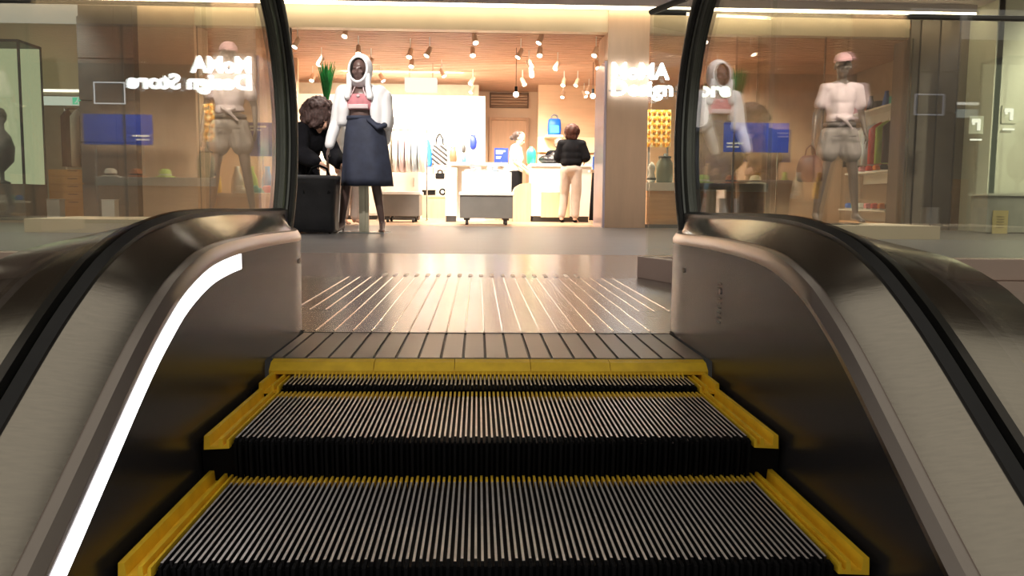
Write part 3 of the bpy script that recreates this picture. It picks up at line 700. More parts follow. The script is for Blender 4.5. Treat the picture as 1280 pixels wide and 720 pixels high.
# ---- capped mannequins (left window, right one added where the left is mirrored) ---------------------------
def capped(x, y, z, label, rz, flip, bag):
    t = thing('mannequin', label, 'mannequin', (x, y, z), rz, 'mannequins in pink caps and grey shorts', s=1.06)
    f = flip
    j = J(al=(-.20, .03, .12), ar=(.20, .0, .12), tl=(-.22, -.11, .04), tr=(.23, -.12, .04), kl=(-.15, -.01, .52), kr=(.15, -.03, .52),
          sl=(-.155, 0, 1.395), sr=(.155, 0, 1.395), el=(-.235, .05, 1.13), er=(.235, .05, 1.13), wl=(-.27, -.03, .87), wr=(.25, -.06, .93), hturn=.35*f)
    body = figure_part('body', body_bm(j, .90), mann_l, t, .009)
    bm = torso_shell(j, .009, sleeves=.60, bottom=1.0, loose=.02); cut(bm, V((0, 0, 1.455)), V((0, 0, 1))); cut(bm, V((.0, 0, 1.06)), V((.12, 0, -1)).normalized()); bmesh.ops.holes_fill(bm, edges=bm.edges[:])
    ts = figure_part('t_shirt', bm, palepink, t, .011, folds=.02, fs=11)
    bm = bmesh.new(); chain(bm, [V((.06, -.12, 1.10)), V((.0, -.15, 1.07)), V((-.06, -.12, 1.11))], [.02, .026, .02]); chain(bm, [V((0, -.15, 1.07)), V((.09, -.13, .98))], [.02, .012]); figure_part('knot', bm, palepink, ts, .008)
    skb = bmesh.new()
    pb = pants_bm(j, .012, .44, .032); sh = figure_part('shorts', pb, taupec, t, .011, folds=.012, fs=12)
    bm = bmesh.new(); loft(bm, [oval((0, .005, zz), .150, .112, 40) for zz in (1.00, 1.045)], cap=False); bb = finish('belt', bm, mat('dark_taupe', (.12, .09, .08), .6), t, smooth=True); s_ = bb.modifiers.new('s', 'SOLIDIFY'); s_.thickness = .012; s_.offset = 1
    bm = bmesh.new()
    for s in (-1, 1):
        box(bm, (s*.085, -.15, .90), (.07, .012, .012)); 
    finish('pocket', bm, mat('dark_taupe', (.12, .09, .08), .6), t)
    hc = V(j['head']); R4 = headrot(j); bm = bmesh.new()
    ell(bm, hc+V((0, .015, .060)), (.090, .108, .085), R4, 24, 16); cut(bm, hc+V((0, 0, .045)), V((0, 0, -1))); bmesh.ops.holes_fill(bm, edges=bm.edges[:])
    cp = finish('cap', bm, mat('pink_cap', (.72, .42, .44), .8, 0, .05, 10), t, smooth=True)
    bm = bmesh.new(); vis = []
    for dz in (0, .008):
        vis.append([hc+(R4 @ V((.072*cos(a), -.06-.125*abs(sin(a))**.8, .052-.028*abs(sin(a))+dz))) for a in [pi*i/16 for i in range(17)]]+[hc+(R4 @ V((0, -.03, .05+dz)))])
    loft(bm, vis); bmesh.ops.recalc_face_normals(bm, faces=bm.faces); finish('brim', bm, MATS['pink_cap'], cp, smooth=False)
    bm = bmesh.new(); ell(bm, (0, 0, .0), (.28, .20, .010)); pl = finish('base_plate', bm, chrome, t, smooth=True); pl.location = (0, 0, .010)
    return t, j
p = at(287, 200, Y=9.55)
bx_ = at(290, 274, Y=9.2)
struct(ab('floor_display_left', (-4.6, 9.15, 0), (-2.15, 10.4, .14), beige))
struct(ab('floor_display_right', (3.3, 9.15, 0), (4.9, 10.4, .14), beige))
capped(p.x, 9.6, .14, 'mannequin in pink cap and grey shorts seen through the left glass', radians(8), 1, False)
p = at(1050, 200, Y=9.6)
t, j = capped(p.x, 9.65, .14, 'mannequin in pink cap and grey shorts on the right, added for the mirror image, holding a maroon handbag', radians(-6), -1, True)  # second mannequin added at the mirror position of the left one
bag = thing('handbag', 'maroon handbag held by the right-hand capped mannequin', 'handbag', (p.x-.34, 9.58, .60))
bm = bmesh.new(); loft(bm, [oval((0, 0, z), rx, ry, 24) for z, rx, ry in ((0, .11, .055), (.02, .14, .07), (.14, .15, .07), (.25, .12, .055), (.29, .075, .03))]); finish('bag_body', bm, maroon, bag, smooth=True)
bm = bmesh.new(); chain(bm, [V((-.06, 0, .27)), V((-.045, 0, .36)), V((0, 0, .40)), V((.045, 0, .36)), V((.06, 0, .27))], [.008]*5); finish('handle', bm, maroon, bag, smooth=True)

# ---- curly-haired person in black --------------------------------------------
p = at(381, 200, Y=10.45)
c1 = thing('person', 'person with curly dark hair in a black jacket, bent over the black bin bag', 'person', (p.x, 10.45, 0), radians(50))
j = J(head=(0, -.30, 1.27), neck=(0, -.19, 1.18), chest=(0, -.10, 1.06), waist=(0, .0, .95), pelvis=(0, .03, .86), hl=(-.09, .03, .83), hr=(.09, .03, .83), kl=(-.10, -.06, .46), kr=(.10, -.06, .46), sl=(-.17, -.15, 1.14), sr=(.17, -.15, 1.14),
      el=(-.23, -.20, .88), er=(.23, -.22, .88), wl=(-.17, -.40, .78), wr=(.17, -.40, .78), htilt=.6)
figure_part('body', body_bm(j, .98), skin, c1, .009)
eyes(c1, j, black)
figure_part('jacket', torso_shell(j, .05, sleeves=2, bottom=.9, loose=.04), blackcloth, c1, .012, folds=.016)
figure_part('trousers', pants_bm(j, .014, 1.96, .012), blackcloth, c1, .012, folds=.01)
bm = bmesh.new(); hc = V(j['head']); random.seed(3)
ell(bm, hc+V((0, .05, .05)), (.165, .165, .175))
for k in range(150):
    a = random.uniform(0, 2*pi); e = random.uniform(-.7, 1.5); d = V((cos(a)*cos(e), sin(a)*cos(e), sin(e)))
    if d.y < -.45 and d.z < .55: continue
    q = hc+V((0, .05, .045))+V((d.x*.175, d.y*.17, d.z*.18)); ell(bm, q, (.034+.014*random.random(),)*3, None, 8, 6)
figure_part('hair', bm, mat('curly_brown_hair', (.060, .032, .028), .7, 0, .5, 40, (1, 1, 1), 1.0), c1, .012, sm=1, folds=.02, fs=30)

# ---- black bin bag / soft cart -------------------------------------------------
a = at(398, 293, Y=9.45); 
binb = thing('soft_bin', 'large black soft-sided bin on the floor beside the hooded mannequin', 'bin', (a.x-.05, 9.5, 0))
bm = bmesh.new(); rings = []
for z, w, d in ((.015, .235, .20), (.05, .248, .21), (.2, .245, .205), (.38, .25, .21), (.50, .255, .215), (.575, .265, .225), (.60, .26, .22)):
    r = []
    for i in range(48):
        t = 2*pi*i/48; cx, sx = cos(t), sin(t); q = (abs(cx)**5+abs(sx)**5)**(-1/5); wob = 1+.02*sin(t*7+z*12)+.012*sin(t*13-z*20); r.append(V((w*cx*q*wob, d*sx*q*wob, z)))
    rings.append(r)
inner = [[V((v.x*.94, v.y*.93, z)) for v in rings[-1]] for z in (.602, .42)]
loft(bm, rings+inner); o = finish('bin_body', bm, blackbag, binb, smooth=True)
bm = bmesh.new(); r = rings[-1]; loft(bm, [[V((v.x*s, v.y*s, z)) for v in r] for s, z in ((1.0, .570), (1.03, .575), (1.03, .605), (1.0, .612), (.95, .608))], cap=False); finish('rim', bm, mat('grey_rim', (.10, .10, .11), .4), binb, smooth=True)
bm = bmesh.new(); chain(bm, [V((-.02, -.2, .60)), V((.02, -.21, .68)), V((.10, -.21, .71)), V((.17, -.2, .68)), V((.20, -.19, .60))], [.012]*5); finish('handle', bm, black, binb, smooth=True)
bm = bmesh.new()
for sx in (-1, 1):
    for sy in (-1, 1): cyl(bm, (sx*.19-.012, sy*.15, .02), (sx*.19+.012, sy*.15, .02), .02)
finish('caster', bm, dgrey, binb)

# ---- plant -----------------------------------------------------------------------
p = at(408, 117, Y=10.9)
pl = thing('potted_plant', 'tall tuft of upright green leaves behind the curly-haired person', 'plant', (p.x, 10.9, 0))
bm = bmesh.new(); lathe(bm, [(.15, 0), (.17, .02), (.19, .40), (.20, .42), (.175, .42), (.17, .36), (.02, .35)]); finish('pot', bm, white, pl, smooth=False)
bm = bmesh.new(); chain(bm, [V((0, 0, .35)), V((.01, 0, .9)), V((0, 0, 1.50))], [.02, .018, .016]); finish('stem', bm, brownl, pl, smooth=True)
bm = bmesh.new(); random.seed(5)
for k in range(70):
    a = random.uniform(0, 2*pi); sp = random.uniform(.01, .11) ; L = random.uniform(.45, .62); w = random.uniform(.012, .020)
    pts = []
    for u in range(7):
        f = u/6; pts.append(V((cos(a)*(.01+sp*f**1.3), sin(a)*(.01+sp*f**1.3), 1.45+L*f-(.05*f**3))))
    sd = V((-sin(a), cos(a), 0))
    vs = [(bm.verts.new(q-sd*w*sin(pi*(.12+.86*i/6))), bm.verts.new(q+V((cos(a), sin(a), 0))*.003+sd*w*sin(pi*(.12+.86*i/6)))) for i, q in enumerate(pts)]
    for (a1, b1), (a2, b2) in zip(vs, vs[1:]): bm.faces.new((a1, b1, b2, a2))
lv = finish('leaves', bm, leafm, pl); s_ = lv.modifiers.new('s', 'SOLIDIFY'); s_.thickness = .002

# ---- pale legs person behind the mannequin (walking shopper) ----------------------
p = at(437, 270, Y=12.9)
c4 = thing('person', 'person in pale trousers standing behind the hooded mannequin', 'person', (p.x, 12.95, 0), radians(40))
j = J(htilt=.3); figure_part('body', body_bm(j, .95), skin, c4, .011); eyes(c4, j, black)
figure_part('shirt', torso_shell(j, .022, sleeves=2, bottom=.9, loose=.02), whitecloth, c4, .013, folds=.012)
figure_part('trousers', pants_bm(j, .016, 1.9, .02), trous, c4, .013, folds=.012)
bm = bmesh.new(); hc = V(j['head']); ell(bm, hc+V((0, .04, .045)), (.088, .100, .105)); ell(bm, hc+V((0, .09, -.02)), (.06, .05, .09)); figure_part('hair', bm, hair_d, c4, .010, folds=.01, fs=30)

# ---- staff member in white ----------------------------------------------------------
p = at(645, 200, Y=16.55)
c2 = thing('person', 'woman in white short-sleeved shirt with a dark bun, looking down at the counter', 'person', (p.x, 16.55, 0), radians(75))
j = J(head=(0, -.07, 1.51), neck=(0, -.02, 1.38), chest=(0, 0, 1.22), waist=(0, .01, 1.02), pelvis=(0, 0, .90), sl=(-.16, 0, 1.33), sr=(.16, 0, 1.33), el=(-.21, -.02, 1.07), er=(.21, -.04, 1.07),
      wl=(-.17, -.22, .92), wr=(.17, -.24, .92), hl=(-.09, 0, .88), hr=(.09, 0, .88), kl=(-.1, -.02, .48), kr=(.1, -.02, .48), htilt=.5)
figure_part('body', body_bm(j, .95), skin, c2, .010); eyes(c2, j, black)
figure_part('shirt', torso_shell(j, .022, sleeves=.7, bottom=.9, loose=.03), whitecloth, c2, .012, folds=.012)
figure_part('trousers', pants_bm(j, .014, 1.96, .01), blackcloth, c2, .012)
bm = bmesh.new(); hc = V(j['head']); ell(bm, hc+V((0, .045, .05)), (.086, .100, .096)); ell(bm, hc+V((0, .15, .02)), (.05, .045, .045)); ell(bm, hc+V((0, .02, .09)), (.07, .09, .05)); figure_part('hair', bm, hair_d, c2, .010, folds=.008, fs=30)

# ---- customer with her back to us --------------------------------------------------------
p = at(713, 275, Z=0); p = at(713, 275, Y=14.9)
c3 = thing('person', 'shopper seen from behind in black top and pale grey trousers at the counter', 'person', (p.x, 14.9, 0), radians(165))
j = J(head=(0, -.05, 1.50), neck=(0, 0, 1.37), chest=(0, 0, 1.22), waist=(0, 0, 1.02), pelvis=(0, 0, .90), sl=(-.17, 0, 1.32), sr=(.17, 0, 1.32), el=(-.235, -.03, 1.10), er=(.235, -.03, 1.10),
      wl=(-.20, -.20, 1.06), wr=(.20, -.22, 1.05), hl=(-.09, 0, .88), hr=(.09, 0, .88), kl=(-.09, -.02, .48), kr=(.12, -.06, .48), al=(-.08, .02, .09), ar=(.15, .0, .09), tl=(-.09, -.13, .025), tr=(.17, -.14, .025), htilt=.25)
figure_part('body', body_bm(j, .95), skin, c3, .010); eyes(c3, j, black)
figure_part('black_top', torso_shell(j, .026, sleeves=1.8, bottom=.98, loose=.045), blackcloth, c3, .012, folds=.015)
figure_part('trousers', pants_bm(j, .008, 1.9, .012), trous, c3, .012, folds=.012, fs=10)
bm = bmesh.new(); hc = V(j['head']); ell(bm, hc+V((0, .030, .035)), (.132, .125, .130)); ell(bm, hc+V((0, .06, -.05)), (.115, .075, .085)); figure_part('hair', bm, mat('auburn_hair', (.040, .012, .008), .65, 0, .4, 30, (1, 1, 1), .5, spec=.2), c3, .010, folds=.012, fs=26)
bm = bmesh.new()
for q in (j['al'], j['ar']): capsule(bm, V(q)+V((0, .03, -.05)), V(q)+V((.0, -.15, -.062)), .034, .028)
figure_part('shoe', bm, black, c3, .010)

# ---- person behind the counter ------------------------------------------------------------
p = at(698, 200, Y=16.9)
c5 = thing('person', 'person in black behind the counter, hand raised to the face, left of the shopper', 'person', (p.x, 16.9, 0), radians(20))
j = J(head=(0, -.05, 1.42), neck=(0, 0, 1.29), chest=(0, 0, 1.14), waist=(0, 0, .96), pelvis=(0, 0, .86), sl=(-.16, 0, 1.25), sr=(.16, 0, 1.25), el=(-.22, -.04, 1.0), er=(.25, -.10, 1.02), wl=(-.17, -.24, 1.0), wr=(.12, -.20, 1.27),
      hl=(-.09, 0, .84), hr=(.09, 0, .84), kl=(-.1, -.02, .46), kr=(.1, -.02, .46), htilt=.4)
figure_part('body', body_bm(j, .93), skin, c5, .011); eyes(c5, j, black)
figure_part('black_top', torso_shell(j, .024, sleeves=1.9, bottom=.9, loose=.02), blackcloth, c5, .013)
figure_part('trousers', pants_bm(j, .014, 1.96, .01), blackcloth, c5, .013)
bm = bmesh.new(); hc = V(j['head']); ell(bm, hc+V((0, .04, .04)), (.092, .102, .105)); figure_part('hair', bm, mat('grey_brown_hair', (.16, .12, .10), .6, 0, .4, 30), c5, .010, folds=.01, fs=30)
# ================================================================== SHOP FURNITURE AND GOODS
def R(x0, y0, x1, y1, Y):
    """x-range and z-range seen between two photo corners at depth Y"""
    a = at(x0, y0, Y=Y); b = at(x1, y1, Y=Y); return a.x, b.x, max(0, b.z), a.z
def rolling_base(px, Y, D, top_h, label, upper, g):
    x0, x1, z0, z1 = R(*px, Y); w = x1-x0; t = thing('display_trolley', label, 'display unit', ((x0+x1)/2, Y+D/2, 0), 0)
    bx('cabinet', (0, 0, (.10+z1)/2), (w, D, z1-.10), grey, t, bevel=.006)
    bx('counter_top', (0, 0, z1+.025), (w+.04, D+.04, .05), white, t, bevel=.005)
    for sx in (-1, 1):
        for sy in (-1, 1):
            bm = bmesh.new(); cyl(bm, (sx*(w/2-.10)-.02, sy*(D/2-.08), .045), (sx*(w/2-.10)+.02, sy*(D/2-.08), .045), .045); box(bm, (sx*(w/2-.10), sy*(D/2-.08), .085), (.09, .09, .03)); finish('caster', bm, dgrey, t)
    if upper:
        bx('display_block', (0, .02, z1+.05+upper/2), (w-.04, D-.10, upper), white, t, bevel=.004)
    return t, z1+.05+upper, (x0+x1)/2, w
tb, zt, xc, w = rolling_base((575, 244, 641, 275), 13.1, .75, .5, 'grey display trolley in the shop centre with a white block on top', .30, 0)
ta, za, xa, wa = rolling_base((476, 243, 524, 273), 14.2, .8, .5, 'grey display trolley half hidden behind the long navy skirt', .0, 0)
# folded clothes on the central trolley: things
fold = [whitecloth, palepink, whitecloth, mat('cream_cloth', (.78, .72, .60), .8), whitecloth, mat('pale_blue_cloth', (.55, .65, .75), .8), whitecloth, whitecloth]
names = ['left end', 'second from the left', 'third from the left', 'centre left', 'centre right', 'third from the right', 'second from the right', 'right end']
random.seed(11)
for k in range(8):
    x = xc-w/2+.10+(w-.2)*k/7; h = .05+.035*((k*5) % 3)
    bm = bmesh.new()
    for q in range(int(h/.02)): box(bm, (random.uniform(-.004, .004), random.uniform(-.004, .004), .01+q*.0205), (.082, .22, .018))
    o = finish('folded_shirt', bm, fold[k], bevel=.006, loc=(x, 13.1+.32, zt+.001)); tag(o, 'folded clothing pile on the white block of the centre trolley, %s' % names[k], 'clothes', 'folded clothes on the centre trolley')
# tall white display behind the trolley with hanging shirts
x0, x1, z0, z1 = R(560, 200, 634, 272, 15.2)
t = thing('display_table', 'tall white display table behind the centre trolley', 'display unit', ((x0+x1)/2, 15.5, 0))
w = x1-x0; bx('table_top', (0, 0, .98), (w, .7, .06), white, t, bevel=.004); bx('panel', (-w/2+.03, 0, .475), (.06, .66, .95), white, t); bx('panel', (w/2-.03, 0, .475), (.06, .66, .95), white, t); bx('back_panel', (0, .2, .5), (w-.12, .04, .9), white, t)
def simple(name, label, cat, bm, m, loc=(0, 0, 0), group=None, smooth=False, bevel=0):
    o = finish(name, bm, m, None, smooth=smooth, bevel=bevel, loc=loc); return tag(o, label, cat, group)
def bagthing(name, label, px, Y, m, style='tote', handle_m=None, cat='bag', group=None, d=.12):
    x0, x1, z0, z1 = R(*px, Y); w = x1-x0; h = z1-z0
    t = thing(name, label, cat, ((x0+x1)/2, Y, z0), 0, group)
    hh = h*(.62 if style == 'tote' else .78)
    bm = bmesh.new()
    if style == 'round': 
        loft(bm, [oval((0, 0, z*h), w/2*r, d/2*r, 24) for z, r in ((0, .35), (.08, .7), (.25, .95), (.5, 1), (.75, .92), (.92, .6), (1, .25))])
    else:
        loft(bm, [[V((sx*w/2*k, sy*d/2*k, z)) for sx, sy in ((-1, -.7), (-.85, -1), (.85, -1), (1, -.7), (1, .7), (.85, 1), (-.85, 1), (-1, .7))] for z, k in ((0, .86), (.01, .92), (hh*.3, 1), (hh*.7, .97), (hh*.95, .88 if style == 'pack' else .95), (hh, .70 if style == 'pack' else .94))])
    finish('bag_body', bm, m, t, smooth=(style != 'tote'))
    if style != 'round':
        for sy in (-1, 1):
            bm = bmesh.new(); r = .012; yy = sy*d*.3
            chain(bm, [V((-w*.26, yy, hh-.02)), V((-w*.20, yy, hh+(h-hh)*.6)), V((-w*.05, yy, h-r)), V((w*.05, yy, h-r)), V((w*.20, yy, hh+(h-hh)*.6)), V((w*.26, yy, hh-.02))], [r]*6, n=8)
            finish('handle', bm, handle_m or m, t, smooth=True)
    else:
        bm = bmesh.new(); chain(bm, [V((-.04, 0, h*.97)), V((0, 0, h*1.12)), V((.04, 0, h*.97))], [.01]*3, n=8); finish('handle', bm, handle_m or m, t, smooth=True)
    return t
# striped tote material (diagonal checks)
m, n, l = _nt('striped_canvas'); b = n['Principled BSDF']; b.inputs['Roughness'].default_value = .8
tc = n.new('ShaderNodeTexCoord'); mp = n.new('ShaderNodeMapping'); mp.inputs['Rotation'].default_value = (0, radians(-38), 0); l.new(tc.outputs['Object'], mp.inputs[0])
wv = n.new('ShaderNodeTexWave'); wv.bands_direction = 'Z'; wv.inputs['Scale'].default_value = 4.2; l.new(mp.outputs[0], wv.inputs[0])
cr = n.new('ShaderNodeValToRGB'); cr.color_ramp.interpolation = 'CONSTANT'; cr.color_ramp.elements[0].color = (.01, .01, .012, 1); cr.color_ramp.elements[1].color = (.60, .60, .58, 1); cr.color_ramp.elements[1].position = .68
l.new(wv.outputs['Fac'], cr.inputs[0]); l.new(cr.outputs[0], b.inputs['Base Color']); stripe = m
# wall rail on which bags hang
x0, x1, z0, z1 = R(520, 168, 600, 171, 17.3)
t = thing('display_wall', 'white display wall with hooks behind the hanging bags', 'display wall', ((x0+x1)/2, 17.5, 0))
wd = x1-x0+.2; bx('wall_board', (0, .1, 1.2), (wd, .06, 2.4), white, t); bx('wall_board_return', (-wd/2-1.2, .1, 1.2), (2.4, .06, 2.4), white, t)
bm = bmesh.new()
for k in range(9): cyl(bm, (-wd/2+wd*(k+.5)/9, .07, 1.62+.05*(k % 2)), (-wd/2+wd*(k+.5)/9, -.1, 1.63+.05*(k % 2)), .008, n=8)
finish('hook', bm, chrome, t)
bagthing('tote_bag', 'black and white diagonal striped tote bag hanging on the shop wall', (540, 167, 559, 206), 17.49, stripe, 'tote', black)
bagthing('shoulder_bag', 'small dark leaf-shaped bag hanging right of the striped tote', (562, 184, 571, 207), 17.49, brownl, 'round')
bagthing('round_bag', 'dark blue oval bag hanging high near the rear door', (587, 169, 596, 187), 17.49, mat('deep_blue', (.01, .03, .30), .5), 'round')
bagthing('pouch', 'small teal pouch hanging right of the leaf-shaped bag', (577, 196, 583, 207), 17.49, teal, 'round')
bagthing('pouch', 'small dark pouch hanging above the teal pouch', (577, 180, 582, 191), 17.49, dgrey, 'round')
x0, x1, z0, z1 = R(531, 173, 539, 209, 17.5)
bm = bmesh.new(); loft(bm, [oval(((x1-x0)*.25*sin(z*4), 0, z*(z1-z0)), (x1-x0)*r, .03, 16, 0, .1, 3) for z, r in ((0, .42), (.1, .5), (.4, .42), (.7, .36), (.92, .34), (1, .15))])
simple('scarf', 'bright blue scarf hanging left of the striped tote', 'scarf', bm, blue, ((x0+x1)/2, 17.52, z0), smooth=True)
# shelf boxes below the bags
def shelf(name, label, px, Y, D, m, g=None):
    x0, x1, z0, z1 = R(*px, Y); bm = bmesh.new(); box(bm, (0, D/2, (z1-z0)/2), (x1-x0, D, z1-z0))
    if z0 < .02: pass
    return simple(name, label, 'shelf', bm, m, ((x0+x1)/2, Y, z0), bevel=.003), z1, (x0+x1)/2
sb = mat('pinkish_box', (.62, .34, .26), .6)
bm = bmesh.new(); x0, x1, z0, z1 = R(526, 209, 541, 217, 17.0); box(bm, (0, .2, .0), (x1-x0, .35, z1-z0)); simple('display_shelf', 'brown wall shelf under the blue scarf', 'shelf', bm, sb, ((x0+x1)/2, 17.0, (z0+z1)/2), bevel=.004)
bm = bmesh.new(); x0, x1, z0, z1 = R(542, 206, 557, 213, 17.0); box(bm, (0, .2, 0), (x1-x0, .35, z1-z0)); simple('display_shelf', 'brown wall shelf under the striped tote bag', 'shelf', bm, sb, ((x0+x1)/2, 17.0, (z0+z1)/2), bevel=.004)
x0, x1, z0, z1 = R(540, 225, 560, 227, 16.9); bm = bmesh.new(); box(bm, (0, .2, 0), (x1-x0, .5, .03)); simple('display_shelf', 'white shelf carrying the small black handbag', 'shelf', bm, white, ((x0+x1)/2, 16.95, z0-.015))
bagthing('handbag', 'small black handbag on the white shelf below the striped tote', (544, 212, 556, 224), 16.95, black, 'tote', black)
x0, x1, z0, z1 = R(527, 244, 557, 268, 16.4)
t = thing('display_bench', 'low light wood bench against the rear with black shoes on it', 'bench', ((x0+x1)/2, 16.7, 0))
w = x1-x0; bx('bench_top', (0, 0, z1-.02), (w, .6, .04), woodw, t, bevel=.003); bx('bench_front', (0, -.27, z1/2), (w, .03, z1-.05), woodw, t); bx('bench_side', (-w/2+.015, 0, z1/2), (.03, .55, z1-.05), woodw, t); bx('bench_side', (w/2-.015, 0, z1/2), (.03, .55, z1-.05), woodw, t)
bm = bmesh.new(); box(bm, (0, 0, .045), (.24, .16, .09)); box(bm, (0, 0, .09), (.25, .17, .02)); simple('shoe_box', 'flat black box on the low wood bench', 'box', bm, black, ((x0+x1)/2-.10, 16.6, z1+.001), bevel=.004)
t = thing('speaker', 'round black and white object beside the flat black box on the bench', 'ornament', ((x0+x1)/2+.16, 16.55, z1+.001))
bm = bmesh.new(); cyl(bm, (0, .05, .065), (0, -.04, .065), .065, n=24); finish('case', bm, black, t, smooth=False); bm = bmesh.new(); cyl(bm, (0, -.040, .065), (0, -.048, .065), .032, n=20); finish('face_disc', bm, white, t)
# white pedestal
x0, x1, z0, z1 = R(557, 210, 571, 272, 15.0)
t = thing('pedestal', 'narrow white pedestal with dark plinth left of the centre trolley', 'pedestal', ((x0+x1)/2, 15.0, 0)); w = x1-x0
bx('column', (0, 0, .10+(z1-.1)/2), (w, .3, z1-.1), white, t, bevel=.004); bx('plinth', (0, 0, .05), (w-.02, .28, .10), dgrey, t)
# white counter left of centre (behind skirt) with shirts rail
x0, x1, z0, z1 = R(478, 200, 524, 233, 16.0)
t = thing('white_cabinet', 'long white cabinet against the left wall of the shop behind the navy skirt', 'cabinet', ((x0+x1)/2-.9, 16.3, 0)); w = x1-x0+1.8
bx('body', (0, 0, .55), (w, .6, .95), white, t, bevel=.004); bx('plinth', (0, .02, .035), (w-.04, .56, .07), dgrey, t); bx('counter_top', (0, 0, 1.045), (w+.04, .64, .04), white, t, bevel=.004)
for k in range(4): 
    bm = bmesh.new(); box(bm, (-w/2+w*(k+.5)/4, -.305, .55), (w/4-.02, .015, .88)); dd = finish('door', bm, white, t, bevel=.003); bm = bmesh.new(); capsule(bm, (-w/2+w*(k+.85)/4, -.325, .6), (-w/2+w*(k+.85)/4, -.325, .75), .007, .007, n=8); finish('handle', bm, chrome, dd)
# garments on a rail
rail = thing('clothes_rail', 'chrome clothes rail in the overlit left part of the shop', 'clothes rail', (at(503, 200, Y=15.3).x, 15.3, 0))
bm = bmesh.new(); capsule(bm, (-.42, 0, 1.55), (.42, 0, 1.55), .012, .012, n=8)
for s in (-1, 1): capsule(bm, (s*.42, 0, .02), (s*.42, 0, 1.55), .012, .012, n=8); capsule(bm, (s*.42, -.2, .02), (s*.42, .2, .02), .014, .014, n=8)
finish('frame', bm, chrome, rail)
gc = [whitecloth, MATS['cream_cloth'], whitecloth, palepink, whitecloth, MATS['pale_blue_cloth'], whitecloth]
nm = ['leftmost', 'cream, second from left', 'third from left', 'pale pink, middle', 'third from right', 'pale blue, second from right', 'rightmost']
for k in range(7):
    bm = bmesh.new(); loft(bm, [oval((0, 0, z), rx, ry, 20, 0, .06, 5) for z, rx, ry in ((-.70, .05, .24), (-.3, .045, .23), (-.12, .04, .22), (-.05, .03, .14), (-.01, .012, .03))])
    o = finish('hanging_shirt', bm, gc[k], None, smooth=True, loc=(rail.location.x-.33+.11*k, 15.3, 1.535)); tag(o, 'shirt on the chrome clothes rail, %s' % nm[k], 'shirt', 'shirts on the clothes rail')
    bm = bmesh.new(); chain(bm, [V((0, 0, -.01)), V((0, 0, .02)), V((0, .015, .03))], [.004]*3, n=6); finish('hanger_hook', bm, chrome, o)
# hanging white illuminated box
x0, x1, z0, z1 = R(506, 97, 546, 114, 15.5)
t = thing('hanging_light_box', 'white glowing box hanging from the shop ceiling', 'light box', ((x0+x1)/2, 15.6, z0))
bx('diffuser', (0, 0, (z1-z0)/2), (x1-x0, .3, z1-z0), emis('lightbox', (1, .93, .80), 1.1), t, bevel=.004)
bm = bmesh.new()
for s in (-1, 1): cyl(bm, (s*.2, 0, z1-z0), (s*.2, 0, 2.85-z0), .006, n=8)
finish('suspension_rod', bm, chrome, t)
# pendants (dark stem with white bulb)
for px_, py_, lab in ((645, 118, 'small pendant lamp with dark stem and white bulb in front of the vent'), (748, 119, 'small pendant lamp with dark stem and white bulb beside the beige pillar')):
    p = at(px_, py_, Y=13.9 if px_ < 700 else 12.2); 
    if px_ > 700: p = at(741, 120, Y=15.2)
    t = thing('pendant_lamp', lab, 'pendant lamp', p, 0, 'pendant lamps')
    bm = bmesh.new(); cyl(bm, (0, 0, .03), (0, 0, .12), .022, n=12); cyl(bm, (0, 0, .12), (0, 0, 2.85-p.z), .004, n=6); finish('stem', bm, black, t)
    bm = bmesh.new(); ell(bm, (0, 0, 0), (.045, .045, .045)); finish('bulb', bm, lampem, t, smooth=True)
# blue poster
def poster(label, px, Y, lines, m=cobalt, name='poster'):
    x0, x1, z0, z1 = R(*px, Y); w = x1-x0; h = z1-z0
    t = thing(name, label, 'sign', ((x0+x1)/2, Y, z0)); bx('panel', (0, 0, h/2), (w, .02, h), m, t)
    bm = bmesh.new()
    for u0, u1, v, th in lines: box(bm, (-w/2+w*(u0+u1)/2, -.013, h*v), (w*(u1-u0), .004, h*th))
    finish('printed_text', bm, mat('print_white', (.75, .78, .85), .6), t)
    return t, z0
t, z0 = poster('small blue sign with white print standing left of the woman in white', (618, 185, 635, 204), 16.4, [(.12, .80, .80, .09), (.12, .6, .66, .08), (.12, .5, .42, .04), (.12, .45, .32, .04)])
bm = bmesh.new(); cyl(bm, (0, .0, -z0+.02), (0, .0, .02), .012); cyl(bm, (0, 0, -z0), (0, 0, -z0+.02), .12, n=20); finish('stand', bm, chrome, t)
# cash counter
x0, x1, z0, z1 = R(664, 213, 737, 274, 15.5); w = x1-x0
t = thing('cash_counter', 'white shop counter with pale wood end where the shopper stands', 'counter', ((x0+x1)/2, 15.75, 0))
bx('counter_body', (0, .0, .53), (w, .7, .86), white, t, bevel=.005); bx('counter_top', (0, 0, .985), (w+.06, .76, .05), white, t, bevel=.006)
bx('front_panel', (-.10, -.36, .30), (.50, .025, .44), woodw, t, bevel=.003); bx('plinth', (0, .02, .05), (w-.06, .64, .10), dgrey, t)
bm = bmesh.new(); x00 = at(641, 240, Y=15.5).x-(x0+x1)/2
sec = [(x00, 0.0), (x00, .50), (x00+.05, .60), (x00+.14, .66), (-w/2-.004, .68), (-w/2-.004, 0)]
loft(bm, [[V((a, y, b)) for a, b in sec] for y in (-.30, .32)]); bmesh.ops.recalc_face_normals(bm, faces=bm.faces); finish('wood_end', bm, woodw, t)
ctz = 1.011
def loc_c(px, Y=15.6): return (at(px, 200, Y=Y).x, Y, ctz)
bm = bmesh.new(); lathe(bm, [(.06, 0), (.08, .02), (.085, .20), (.06, .26), (.03, .275), (.03, .30)]); simple('vase', 'mint green container standing at the left end of the white counter', 'container', bm, green, loc_c(664), smooth=True)
bg = thing('handbag', 'slouchy black leather bag lying on the white counter beside the green container', 'handbag', loc_c(687))
